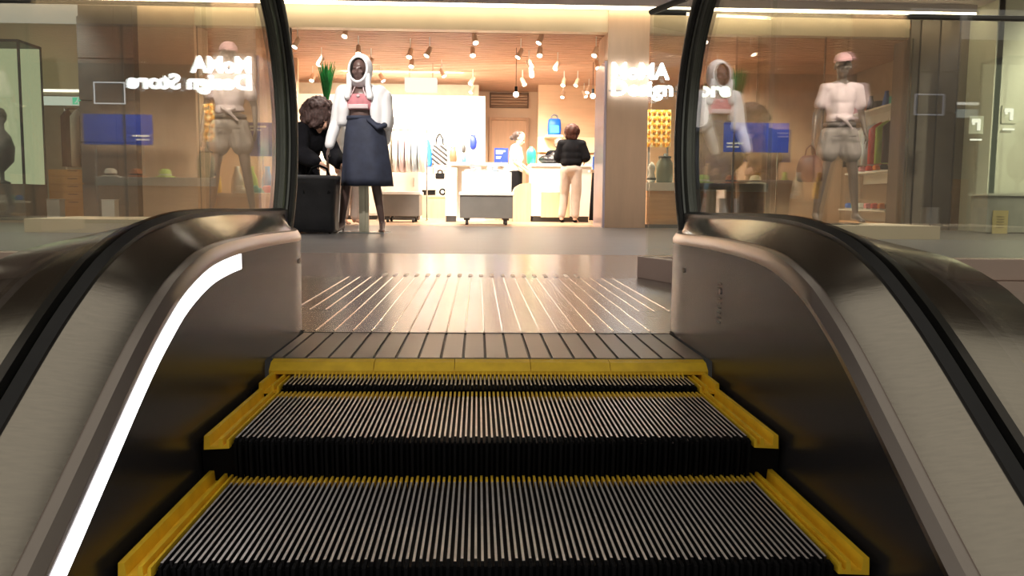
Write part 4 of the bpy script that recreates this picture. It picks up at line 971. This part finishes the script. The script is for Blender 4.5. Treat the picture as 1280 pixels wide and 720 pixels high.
bm = bmesh.new(); ell(bm, (0, 0, .075), (.20, .12, .075)); ell(bm, (.08, 0, .12), (.10, .08, .09)); ell(bm, (-.08, 0, .08), (.10, .10, .07)); remesh('bag_body', bm, .012, blackbag, bg, folds=.02, fs=14)
bm = bmesh.new(); chain(bm, [V((-.08, 0, .13)), V((-.03, 0, .22)), V((.04, 0, .17)), V((.10, 0, .24)), V((.15, 0, .14))], [.012]*5, n=8); finish('handle', bm, black, bg, smooth=True)
# rear shelf with blue backpack, cream panels
x0, x1, z0, z1 = R(682, 167, 704, 170, 17.6)
bm = bmesh.new(); box(bm, (0, .3, 0), (x1-x0, .6, .04)); simple('wall_shelf', 'white wall shelf under the bright blue backpack', 'shelf', bm, white, ((x0+x1)/2, 17.59, z0), bevel=.003)
bp_ = bagthing('backpack', 'bright blue backpack on the white wall shelf above the counter', (685, 140, 701, 167), 17.8, blue, 'pack', mat('grey_strap', (.2, .2, .22), .6), d=.16); bp_.location.z = z0+.021
bm = bmesh.new(); x0, x1, z0, z1 = R(688, 152, 699, 162, 17.7); box(bm, (0, -.085, .12), (x1-x0, .02, z1-z0)); o = finish('front_pocket', bm, mat('light_blue', (.05, .35, .80), .5), bp_, bevel=.008)
for k, (a, b, c, d) in enumerate(((672, 171, 745, 191), (672, 193, 745, 212))):
    x0, x1, z0, z1 = R(a, b, c, d, 18.1); bm = bmesh.new(); box(bm, (0, .03, (z1-z0)/2), (x1-x0, .05, z1-z0))
    simple('wall_cupboard', ('upper' if k == 0 else 'lower')+' cream cupboard panel on the wall behind the counter', 'cupboard', bm, mat('cream_laminate', (.78, .66, .42), .5), ((x0+x1)/2, 18.1, z0), bevel=.004)
# black garments on a stand beside the shopper
x0, x1, z0, z1 = R(742, 213, 757, 276, 14.2)
t = thing('garment_stand', 'floor stand hung with black coats between the shopper and the beige pillar', 'garment stand', ((x0+x1)/2-.02, 14.3, 0))
bm = bmesh.new(); cyl(bm, (0, 0, .02), (0, 0, 1.25), .014); lathe(bm, [(.14, 0), (.14, .02), (.02, .03)]); finish('stand', bm, chrome, t)
bm = bmesh.new(); loft(bm, [oval((0, 0, z), rx, .10, 30, 0, .08, 8) for z, rx in ((.06, .13), (.3, .12), (.7, .10), (1.0, .08), (1.1, .05))]); finish('black_coat', bm, blackcloth, t, smooth=True)
x0, x1, z0, z1 = R(725, 226, 735, 272, 16.4)
bm = bmesh.new(); loft(bm, [oval((0, 0, z), rx, .09, 30, 0, .08, 8) for z, rx in ((.05, .11), (.4, .10), (.8, .07), (.9, .03))]); 
p = at(748, 200, Y=14.0)
bagthing('tote_bag', 'royal blue tote bag put in for a blue reflection just left of the beige pillar', (741, 186, 751, 212), 14.1, blue, 'tote')  # bag added for the blue reflection on the pillar side panel
bm = bmesh.new(); x0, x1, z0, z1 = R(738, 212, 752, 214, 14.0); box(bm, (0, .1, 0), (x1-x0, .3, .03)); simple('display_shelf', 'small shelf under the royal blue tote bag beside the pillar', 'shelf', bm, white, ((x0+x1)/2, 14.05, z0-.001))

# ---- right window display (seen between pillar and handrail, and through the glass) ----
x0, x1, z0, z1 = R(810, 137, 838, 184, 14.6)
m, n, l = _nt('yellow_pattern'); b = n['Principled BSDF']; b.inputs['Roughness'].default_value = .6
tc = n.new('ShaderNodeTexCoord'); ck = n.new('ShaderNodeTexChecker'); ck.inputs['Scale'].default_value = 14; ck.inputs['Color1'].default_value = (.80, .42, .04, 1); ck.inputs['Color2'].default_value = (.75, .62, .30, 1)
l.new(tc.outputs['Object'], ck.inputs[0]); l.new(ck.outputs[0], b.inputs['Base Color'])
t = thing('patterned_panel', 'yellow and orange patterned wall panel just right of the beige pillar', 'panel', ((x0+x1)/2, 14.6, z0)); w = x1-x0; h = z1-z0
bx('backing', (0, .02, h/2), (w, .03, h), m, t)
bm = bmesh.new()
for i in range(5):
    for k in range(6): ell(bm, (-w/2+w*(i+.5)/5, -.005, h*(k+.5)/6), (.028, .02, .034), None, 8, 6)
finish('raised_pattern', bm, mat('amber_relief', (.62, .25, .03), .4), t, smooth=True)
bm = bmesh.new()
for s in (-1, 1): box(bm, (s*w*.4, .05, -z0/2), (.03, .03, z0)); box(bm, (s*w*.4, .05, -z0+.01), (.04, .30, .02))
finish('stand_leg', bm, grey, t)
x0, x1, z0, z1 = R(808, 228, 960, 240, 13.6)
t = thing('window_counter', 'long white-topped oak counter behind the right shop window', 'counter', ((x0+x1)/2, 13.95, 0)); w = x1-x0
bx('body', (0, 0, z0/2), (w-.04, .6, z0), wood, t, bevel=.004); bx('counter_top', (0, 0, (z0+z1)/2+.001), (w, .7, z1-z0), white, t, bevel=.004)
zt = z1+.002
t = thing('glass_jar', 'clear jar with grey contents on the oak window counter under the patterned panel', 'jar', (at(831, 200, Y=13.8).x, 13.8, zt))
bm = bmesh.new(); lathe(bm, [(.11, 0), (.13, .02), (.13, .30), (.09, .36), (.09, .38)]); finish('jar_body', bm, mat('grey_green_ceramic', (.26, .27, .20), .3), t, smooth=True)
bm = bmesh.new(); lathe(bm, [(.10, .38), (.10, .41), (.03, .42), (.02, .45), (.001, .46)]); finish('lid', bm, dgrey, t, smooth=True)
t = thing('ornament', 'white ornament on the oak window counter beside the beige pillar', 'ornament', (at(814, 200, Y=13.8).x, 13.75, zt))
bm = bmesh.new(); lathe(bm, [(.05, 0), (.07, .05), (.04, .16), (.06, .24), (.03, .30), (.001, .32)]); finish('figure', bm, white, t, smooth=True)
bm = bmesh.new(); lathe(bm, [(.071, .04), (.075, .055), (.071, .07)]); finish('band', bm, dgrey, t)
poster('large blue board with small white print, added for the left board mirrored in the right glass', (905, 153, 985, 191), 15.4, [(.05, .30, .30, .06), (.05, .24, .18, .05)], name='blue_board')  # added at the spot where the left board is mirrored
bm = bmesh.new(); q_ = bpy.data.objects['blue_board']; cyl(bm, (-.4, .03, -q_.location.z), (-.4, .03, .02), .012); cyl(bm, (.4, .03, -q_.location.z), (.4, .03, .02), .012); finish('stand_leg', bm, chrome, q_)
# goods on the window counter
def hatstack(px, lab, m, m2, Y=13.85):
    t = thing('hat', lab, 'hat', (at(px, 200, Y=Y).x, Y, zt)); bm = bmesh.new(); lathe(bm, [(.15, 0), (.155, .01), (.09, .03), (.085, .10), (.05, .13), (.001, .135)]); finish('crown', bm, m, t, smooth=True)
    bm = bmesh.new(); lathe(bm, [(.090, .03), (.094, .035), (.092, .055), (.086, .055)]); finish('band', bm, m2, t)
hatstack(915, 'orange-brown hat on the window counter, left of three hats', mat('rust_felt', (.45, .16, .06), .8), black)
hatstack(945, 'cream hat on the window counter, middle of three hats', MATS['cream_cloth'], brownl)
hatstack(880, 'lime hat on the window counter nearest the handrail', lime, white)
# right wall shelving running back into the shop
def wall_at(px, py, Y): return at(px, py, Y=Y)
sh = []
for (pa, pb, lab) in (((1066, 147), (1135, 122), 'upper'), ((1068, 218), (1135, 213), 'middle'), ((1060, 262), (1120, 262), 'lower')):
    a = at(*pa, Y=15.6); b = at(*pb, Y=13.2); b.z = a.z; L = (b-a).length; rz = math.atan2(b.y-a.y, b.x-a.x)
    bm = bmesh.new(); box(bm, (0, 0, 0), (L, .34, .03)); box(bm, (0, .17, -.09), (L, .02, .18)); 
    o = finish('wall_shelf', bm, white, None, bevel=.003, loc=(a+b)/2); o.rotation_euler = (0, 0, rz); tag(o, '%s white shelf slanting along the right end of the shop' % lab, 'shelf', 'shelves at the right end of the shop')
    sh.append((a, b, rz))
random.seed(21)
cols = [('coral', redm), ('navy', navy), ('white', white), ('orange', orange), ('blue', blue), ('pink', pinkc), ('black', black), ('teal', teal)]
def shoe(bm, s=1):
    capsule(bm, (-.05*s, 0, .035*s), (.09*s, 0, .022*s), .035*s, .024*s, n=10); capsule(bm, (-.055*s, 0, .05*s), (-.02*s, 0, .06*s), .032*s, .024*s, n=8)
for q, (a, b, rz) in enumerate(sh):
    for k in range(7):
        c = a.lerp(b, (k+.5)/7)+V((0, 0, .016)); nm_, mm = cols[(k*3+q*2) % 8]; lvl = ('upper', 'middle', 'lower')[q]; pos = ('far end', 'second from the far end', 'third from the far end', 'in the middle', 'third from the near end', 'second from the near end', 'near end')[k]
        bm = bmesh.new()
        if q == 0 and k % 2 == 0: lathe(bm, [(.06, 0), (.07, .02), (.05, .14), (.03, .22), (.03, .26)]); nme, ct_ = 'bottle_vase', 'vase'
        elif q == 0: box(bm, (0, 0, .06), (.15, .12, .12)); box(bm, (0, 0, .125), (.16, .13, .02)); nme, ct_ = 'gift_box', 'box'
        else:
            for s_ in (-1, 1):
                pass
            shoe(bm, 1.25); nme, ct_ = 'trainer', 'shoe'
        o = finish(nme, bm, mm, None, smooth=(nme != 'gift_box'), loc=c); o.rotation_euler = (0, 0, rz+pi/2*(q > 0))
        tag(o, '%s %s on the %s slanting shelf, %s' % (nm_, ct_, lvl, pos), ct_, 'goods on the %s slanting shelf' % lvl)
        if nme == 'trainer':
            bm = bmesh.new(); capsule(bm, (-.07, 0, .008), (.12, 0, .008), .04, .03, n=10, fl=.25, flax=(0, 1, 0)); finish('sole', bm, white, o, smooth=True)
# hanging clothes between the shelves
a, b, rz = sh[0]
gcol = [('dark', blackcloth), ('grey', taupec), ('white', whitecloth), ('blue', MATS['pale_blue_cloth']), ('red', redm), ('green', lime), ('dark red', maroon), ('black', navy)]
for k in range(8):
    c = a.lerp(b, (k+.5)/8)+V((0, -.02, -.20)); bm = bmesh.new()
    loft(bm, [oval((0, 0, z), .05, .20, 20, 0, .06, 5) for z in (-.68, -.4, -.12)]+[oval((0, 0, -.04), .03, .10, 20), oval((0, 0, 0), .012, .02, 20)])
    o = finish('hanging_garment', bm, gcol[k][1], None, smooth=True, loc=c); o.rotation_euler = (0, 0, rz); tag(o, '%s garment hanging between the slanting shelves, %s from the far end' % (gcol[k][0], ('first', 'second', 'third', 'fourth', 'fifth', 'sixth', 'seventh', 'last')[k]), 'garment', 'garments under the upper slanting shelf')
    bm = bmesh.new(); chain(bm, [V((0, 0, -.01)), V((0, 0, .03)), V((0, .01, .045))], [.004]*3, n=6); finish('hanger_hook', bm, chrome, o)
a, b, rz = sh[2]
bm = bmesh.new(); L = (b-a).length; box(bm, (0, .02, -a.z/2-.09), (L, .34, max(.05, a.z-.20))); o = finish('low_plinth', bm, wood, None, loc=(a+b)/2); o.rotation_euler = (0, 0, rz); o.location.z = (a.z)-.0; tag(o, 'pale wood plinth on the floor under the lowest slanting shelf', 'plinth')
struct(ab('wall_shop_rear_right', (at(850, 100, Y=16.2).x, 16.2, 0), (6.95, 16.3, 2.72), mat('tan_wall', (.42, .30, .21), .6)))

# ---- left window display -------------------------------------------------------------
t, z0 = poster('large blue board with white print beside the left handrail', (304, 153, 384, 196), 14.2, [(.05, .36, .88, .06), (.05, .28, .78, .05)], name='blue_board')
bm = bmesh.new(); cyl(bm, (-.2, 0, -z0), (-.2, 0, .02), .012); cyl(bm, (.2, 0, -z0), (.2, 0, .02), .012); finish('stand_leg', bm, chrome, t)
x0, x1, z0, z1 = R(215, 243, 345, 268, 13.5); w = x1-x0
t = thing('window_bench', 'low oak display bench behind the left shop window', 'bench', ((x0+x1)/2, 13.8, 0)); bx('body', (0, 0, z1/2), (w-.04, .56, z1-.05), wood, t, bevel=.004); bx('bench_top', (0, 0, z1), (w, .62, .05), woodw, t, bevel=.004)
zz = z1+.026
items = [('trainer', 'teal', teal, 322), ('trainer', 'coral red', redm, 338), ('trainer', 'white', white, 304), ('bottle_vase', 'lime', lime, 314), ('bottle_vase', 'pale blue', MATS['light_blue'], 334), ('bottle_vase', 'pink', pinkc, 246), ('gift_box', 'white', white, 233), ('gift_box', 'orange', orange, 216), ('bottle_vase', 'yellow', yellow, 268), ('bottle_vase', 'white', white, 296)]
for nme, cn, mm, px_ in items:
    bm = bmesh.new()
    Y_ = 13.7 if nme == 'trainer' else 13.88
    if nme == 'trainer': shoe(bm, 1.5)
    elif nme == 'bottle_vase': lathe(bm, [(.08, 0), (.10, .03), (.09, .22), (.04, .34), (.04, .42)])
    else: box(bm, (0, 0, .10), (.20, .16, .20)); box(bm, (0, 0, .205), (.21, .17, .02))
    o = finish(nme, bm, mm, None, smooth=(nme != 'gift_box'), loc=(at(px_, 200, Y=Y_).x, Y_, zz)); tag(o, '%s %s on the low oak bench behind the left window' % (cn, {'trainer': 'shoe', 'bottle_vase': 'vase', 'gift_box': 'box'}[nme]), {'trainer': 'shoe', 'bottle_vase': 'vase', 'gift_box': 'box'}[nme], 'goods on the oak window bench')
    if nme == 'trainer':
        bm = bmesh.new(); capsule(bm, (-.08, 0, .008), (.14, 0, .008), .045, .035, n=10, fl=.25, flax=(0, 1, 0)); finish('sole', bm, MATS['cream_cloth'], o, smooth=True)
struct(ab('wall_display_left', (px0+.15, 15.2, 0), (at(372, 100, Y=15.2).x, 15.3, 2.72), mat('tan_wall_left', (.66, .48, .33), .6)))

# ---- neighbouring shop on the far left --------------------------------------------------
sx0 = at(-40, 200, Y=16).x
struct(ab('wall_neighbour_back', (-12, 17.0, 0), (px2+.1, 17.15, 3.1), mat('neighbour_wall', (.40, .38, .30), .6)))
x0, x1, z0, z1 = R(50, 122, 110, 135, 15.6)
t = thing('ceiling_bulkhead', 'beige sloping bulkhead over the neighbouring shop on the far left', 'bulkhead', ((x0+x1)/2, 15.4, z1+.02)); w = x1-x0+1
bm = bmesh.new(); loft(bm, [[V((x, a, b)) for a, b in ((-.3, 0), (.3, 0), (.5, 1.0), (-.7, 1.05))] for x in (-w/2, w/2)]); bmesh.ops.recalc_face_normals(bm, faces=bm.faces); finish('bulkhead_body', bm, beige, t)
bx('light_bar', (0, -.31, .05), (w, .03, .06), emis('white_bar', (1, .97, .85), 2.2), t)
t = thing('exit_sign', 'green and white exit sign on the far left beside the grey column', 'exit sign', ((x0+x1)/2, 15.3, z0)); w = x1-x0; h = z1-z0
bx('sign_box', (0, 0, h/2), (w, .05, h-.02), emis('sign_white', (.85, .95, .85), .75), t)
gx = at(97, 128, Y=15.27).x-(x0+x1)/2
bx('green_symbol', (gx, -.03, h/2), (.16, .012, h-.05), emis('exit_green', (.10, .75, .45), .9), t)
bm = bmesh.new(); ell(bm, (gx+.01, -.038, h*.72), (.013, .006, .013)); chain(bm, [V((gx+.005, -.038, h*.62)), V((gx-.01, -.038, h*.45)), V((gx-.035, -.038, h*.30))], [.01, .01, .008], n=6); chain(bm, [V((gx-.01, -.038, h*.45)), V((gx+.02, -.038, h*.35)), V((gx+.015, -.038, h*.22))], [.009, .008, .008], n=6); finish('running_figure', bm, emis('sign_white', (.85, .95, .85), .75), t)
x0, x1, z0, z1 = R(60, 212, 112, 262, 15.0); w = x1-x0
t = thing('drawer_chest', 'orange wood chest of drawers on the far left beside the grey column', 'chest of drawers', ((x0+x1)/2, 15.3, 0))
om = mat('orange_wood', (.58, .26, .07), .5, 0, .1, 2, (1, 1, 12)); bx('carcass', (0, 0, z1/2), (w, .6, z1), om, t, bevel=.004)
for k in range(5):
    d_ = bx('drawer', (0, -.31, z0*.5+.10+(z1-.16)*(k+.5)/5), (w-.06, .02, (z1-.16)/5-.02), om, t, bevel=.003)
    bx('drawer_handle', (.08, -.326, z0*.5+.10+(z1-.16)*(k+.75)/5), (.16, .012, .015), mat('dark_wood', (.22, .09, .03), .5), d_)
a_ = z1
t = thing('clothes_rail', 'clothes rail with coats above the orange drawers on the far left', 'clothes rail', ((x0+x1)/2+.05, 15.95, 0))
bm = bmesh.new(); capsule(bm, (-.5, 0, 1.9), (.42, 0, 1.9), .015, .015, n=8)
for s in (-.5, .42): capsule(bm, (s, 0, .02), (s, 0, 1.9), .015, .015, n=8); capsule(bm, (s, -.2, .02), (s, .2, .02), .015, .015, n=8)
finish('frame', bm, chrome, t)
for k, (mm, cn) in enumerate(((maroon, 'dark red'), (whitecloth, 'white'), (blackcloth, 'black'), (navy, 'navy'), (MATS['cream_cloth'], 'cream'), (taupec, 'taupe'))):
    bm = bmesh.new(); loft(bm, [oval((0, 0, z), .06, .24, 24, 0, .05, 6) for z in (-1.0, -.5, -.14)]+[oval((0, 0, -.05), .035, .12, 24), oval((0, 0, 0), .012, .02, 24)])
    o = finish('hanging_coat', bm, mm, None, smooth=True, loc=((x0+x1)/2-.40+.16*k, 15.95, 1.885)); tag(o, '%s coat hanging above the orange drawers on the far left' % cn, 'coat', 'coats on the far left rail'); bm = bmesh.new(); chain(bm, [V((0, 0, -.01)), V((0, 0, .02)), V((0, .015, .035))], [.005]*3, n=6); finish('hanger_hook', bm, chrome, o)
# glowing pale green display case at the far left edge
x0, x1, z0, z1 = R(-60, 50, 33, 230, 13.6)
t = thing('display_case', 'pale green lit display case at the left edge of the view', 'display case', ((x0+x1)/2, 13.9, 0)); w = x1-x0
bx('base_cabinet', (0, 0, z0/2), (w, .7, z0), grey, t, bevel=.005); bx('light_panel', (0, .30, (z0+z1)/2), (w-.04, .04, z1-z0), emis('pale_green_panel', (.78, .86, .55), .55), t)
bm = bmesh.new()
for s in (-1, 1):
    for yy in (-.33, .33): box(bm, (s*(w/2-.015), yy, (z0+z1)/2), (.03, .03, z1-z0))
box(bm, (0, 0, z1), (w, .7, .04)); finish('case_frame', bm, dgrey, t)
bm = bmesh.new(); lathe(bm, [(.10, 0), (.12, .02), (.03, .06), (.03, .18), (.17, .34), (.19, .55), (.14, .72), (.06, .82), (.055, .90), (.09, .96), (.10, 1.05), (.06, 1.13), (.001, 1.15)])
simple('bust_form', 'dark bust form standing in the pale green display case', 'display form', bm, mat('grey_form', (.10, .11, .10), .5), (at(2, 200, Y=13.8).x, 13.8, z0+.001), smooth=True)
# framed sign on the grey column
x0, x1, z0, z1 = R(115, 102, 154, 129, 12.4); w = x1-x0; h = z1-z0
t = thing('framed_sign', 'dark rectangular sign with a thin bright frame on the grey column', 'sign', ((x0+x1)/2, 12.48, z0)); bx('panel', (0, .01, h/2), (w, .05, h), mat('sign_slate', (.12, .12, .13), .3), t)
bm = bmesh.new()
for dx in (-1, 1): box(bm, (dx*w/2, -.02, h/2), (.015, .015, h+.015))
for zz_ in (0, h): box(bm, (0, -.02, zz_), (w+.015, .015, .015))
finish('bright_frame', bm, emis('frame_glow', (.75, .75, .85), .8), t)
# small boxes added in place of pale reflections near the column foot
for (x, lab, mm) in ((138, 'small white box added for a reflection at the foot of the grey column', white), (70, 'small grey box added for a reflection in front of the orange drawers', mat('light_grey', (.35, .35, .32), .5))):
    p = at(x, 260, Y=12.0); bm = bmesh.new(); box(bm, (0, 0, .16), (.17, .15, .32)); box(bm, (0, 0, .325), (.18, .16, .012)); simple('box_reflection', lab, 'stand', bm, mm, (p.x, 12.0, 0), bevel=.004)
# lit shapes added for the doubled reflection of one pictogram sign
def picto(px, py, lab, s=1.0, Y=11.7):
    p = at(px, py, Y=Y); t = thing('pictogram_reflection', lab, 'sign', p, 0, 'small lit pictogram reflections'); e = emis('picto', (1, .98, .85), 1.4)
    bm = bmesh.new(); box(bm, (0, .02, 0), (.20, .02, .24)); finish('plate', bm, palew if px > 600 else mat('plate_dark', (.16, .16, .13), .4), t)
    bm = bmesh.new(); box(bm, (-.015, 0, .055), (.11, .012, .05)); box(bm, (.030, 0, .0), (.04, .012, .15)); box(bm, (-.045, 0, .035), (.03, .012, .07)); finish('symbol', bm, e, t)
    bm = bmesh.new(); box(bm, (0, 0, -.20), (.15, .03, .02)); finish('lit_bar', bm, e, t); return t
picto(1221, 156, 'left of two small lit pictogram reflections on the pale wall at far right', Y=11.87)
picto(1262, 143, 'right and higher of two small lit pictogram reflections on the pale wall at far right', Y=11.87)
# grey reception box and yellow notice on the far right
x0, x1, z0, z1 = R(1238, 243, 1330, 300, 11.2)
t = thing('service_desk', 'pale grey service desk at the right edge of the view', 'desk', ((x0+x1)/2, 11.45, 0)); w = x1-x0
bx('desk_body', (0, 0, z1/2), (w, .4, z1-.03), mat('grey_green', (.36, .36, .29), .5), t, bevel=.004); bx('desk_top', (0, 0, z1), (w+.04, .44, .03), palew, t)
x0, x1, z0, z1 = R(1243, 269, 1260, 300, 11.2)
bm = bmesh.new(); box(bm, (0, 0, .15), (x1-x0, .012, .30)); o = simple('notice', 'small yellow notice on the front of the pale service desk', 'notice', bm, mat('yellow_notice', (.62, .50, .20), .6), ((x0+x1)/2, 11.235, z0+.0))
bm = bmesh.new()
for k in range(5): box(bm, (0, -.008, .08+.035*k), (.10, .004, .010))
finish('printed_text', bm, mat('notice_print', (.35, .28, .12), .6), o)
struct(ab('trim_3', (q1+.1, 11.84, 0.002), (11.9, 11.9, .10), dgrey))
cv = ab('cove_light', (q1+.25, 10.9, 3.06), (11.9, 10.97, 3.09), emis('cove_emit2', (1, .95, .62), 2.5)); tag(cv, 'pale yellow light line on the ceiling above the pale wall at far right', 'light')
struct(ab('wall_side_right', (11.9, 3.4, -4), (12.0, 12.1, 3.3), palew)); struct(ab('wall_side_left', (-11.2, 3.4, -4), (-11, 17, 3.3), mat('mall_wall', (.33, .32, .27), .5)))
struct(ab('trim_4', (-11, 4.19, -4), (-.76, 4.25, -.002), curbm)); struct(ab('trim_5', (.82, 4.19, -4), (12, 4.25, -.002), curbm))

# ================================================================== MALL CEILING LIGHTS
dl = [(-3.1, 8.2), (0.4, 8.2), (3.6, 8.2), (-5.2, 10.4), (-1.3, 10.6), (2.0, 10.6), (5.4, 10.4), (-2.0, 5.2), (2.2, 5.2), (-4.8, 6.8), (5.6, 6.4), (-1.5, 4.1), (1.7, 4.1), (-7.6, 9.2), (8.3, 9.2)]
dpos = ['left of centre', 'centre', 'right of centre', 'far left', 'centre left', 'centre right', 'far right', 'left', 'right', 'far left', 'far right', 'left', 'right', 'extreme left', 'extreme right']
dlm = emis('downlight_emit', (1, .93, .82), 9)
proto = None
for k, (x, y) in enumerate(dl):
    lab = 'round recessed ceiling downlight %s, %s row from the shopfront' % (dpos[k], 'first' if y > 10 else ('second' if y > 8 else ('third' if y > 4.5 else 'last')))
    if proto is None:
        proto = thing('recessed_downlight', lab, 'downlight', (x, y, 3.115), 0, 'recessed downlights in the mall ceiling')
        bm = bmesh.new(); lathe(bm, [(.10, 0), (.10, -.012), (.075, -.012), (.075, 0)]); finish('ring', bm, white, proto)
        bm = bmesh.new(); lathe(bm, [(.074, -.002), (.074, -.008), (.001, -.008)]); finish('lens', bm, dlm, proto)
    else: dup(proto, (x, y, 3.115), 0, lab)
    spot((x, y, 3.09), (x, y+.01, 0), (230 if y > 5 else 30), 110, (1, .93, .84), .07, .8)
# shop lighting
for x, y, e in ((-2.6, 14.2, 260), (-.6, 14.2, 300), (1.0, 14.0, 230), (-2.0, 16.2, 420), (-.7, 16.4, 520), (.8, 16.4, 260), (1.6, 15.0, 260), (3.0, 14.0, 160), (4.8, 14.2, 170)):
    spot((x, y, 2.62), (x+.1, y+1.2, 0), e*E, 120, (1, .87, .70), .10, .8)
area((-1.4, 16.4, 2.66), (-1.4, 17.3, 0), 140*E, 2.2, .6)  # area fill added under the slats to brighten the shop
area((.8, 15.2, 2.66), (.8, 15.6, 0), 120*E, 1.6, .5)
# unseen spots added to brighten mannequins, trolleys, far walls and pillar
spot((-1.6, 7.6, 3.05), (-1.25, 9.75, 1.3), 420, 34, (1, .93, .85), .05)
spot((-2.6, 7.4, 3.05), (-2.75, 9.6, 1.4), 420, 36, (1, .90, .80), .05)
spot((3.6, 7.4, 3.05), (4.0, 9.6, 1.4), 330, 36, (1, .90, .80), .05)
spot((0.1, 11.0, 3.05), (.15, 13.2, .8), 900, 40, (1, .92, .82), .05)  # added to whiten the centre trolley from the front
spot((-1.3, 11.2, 3.05), (-1.2, 14.2, .6), 200, 40, (1, .92, .82), .05)
spot((8.6, 9.8, 3.05), (8.8, 12.0, 1.4), 420, 100, (1, .97, .80), .08)  # added wash for the pale wall at far right
spot((-6.3, 10.6, 3.05), (-6.2, 13.0, 1.6), 120, 70, (1, .93, .84), .08)
spot((2.1, 10.2, 2.95), (2.2, 12.4, 1.8), 60, 60, (1, .85, .65), .05)
w = bpy.data.worlds.new('world'); SC.world = w; w.use_nodes = True; w.node_tree.nodes['Background'].inputs[0].default_value = (1, .92, .81, 1); w.node_tree.nodes['Background'].inputs[1].default_value = .46
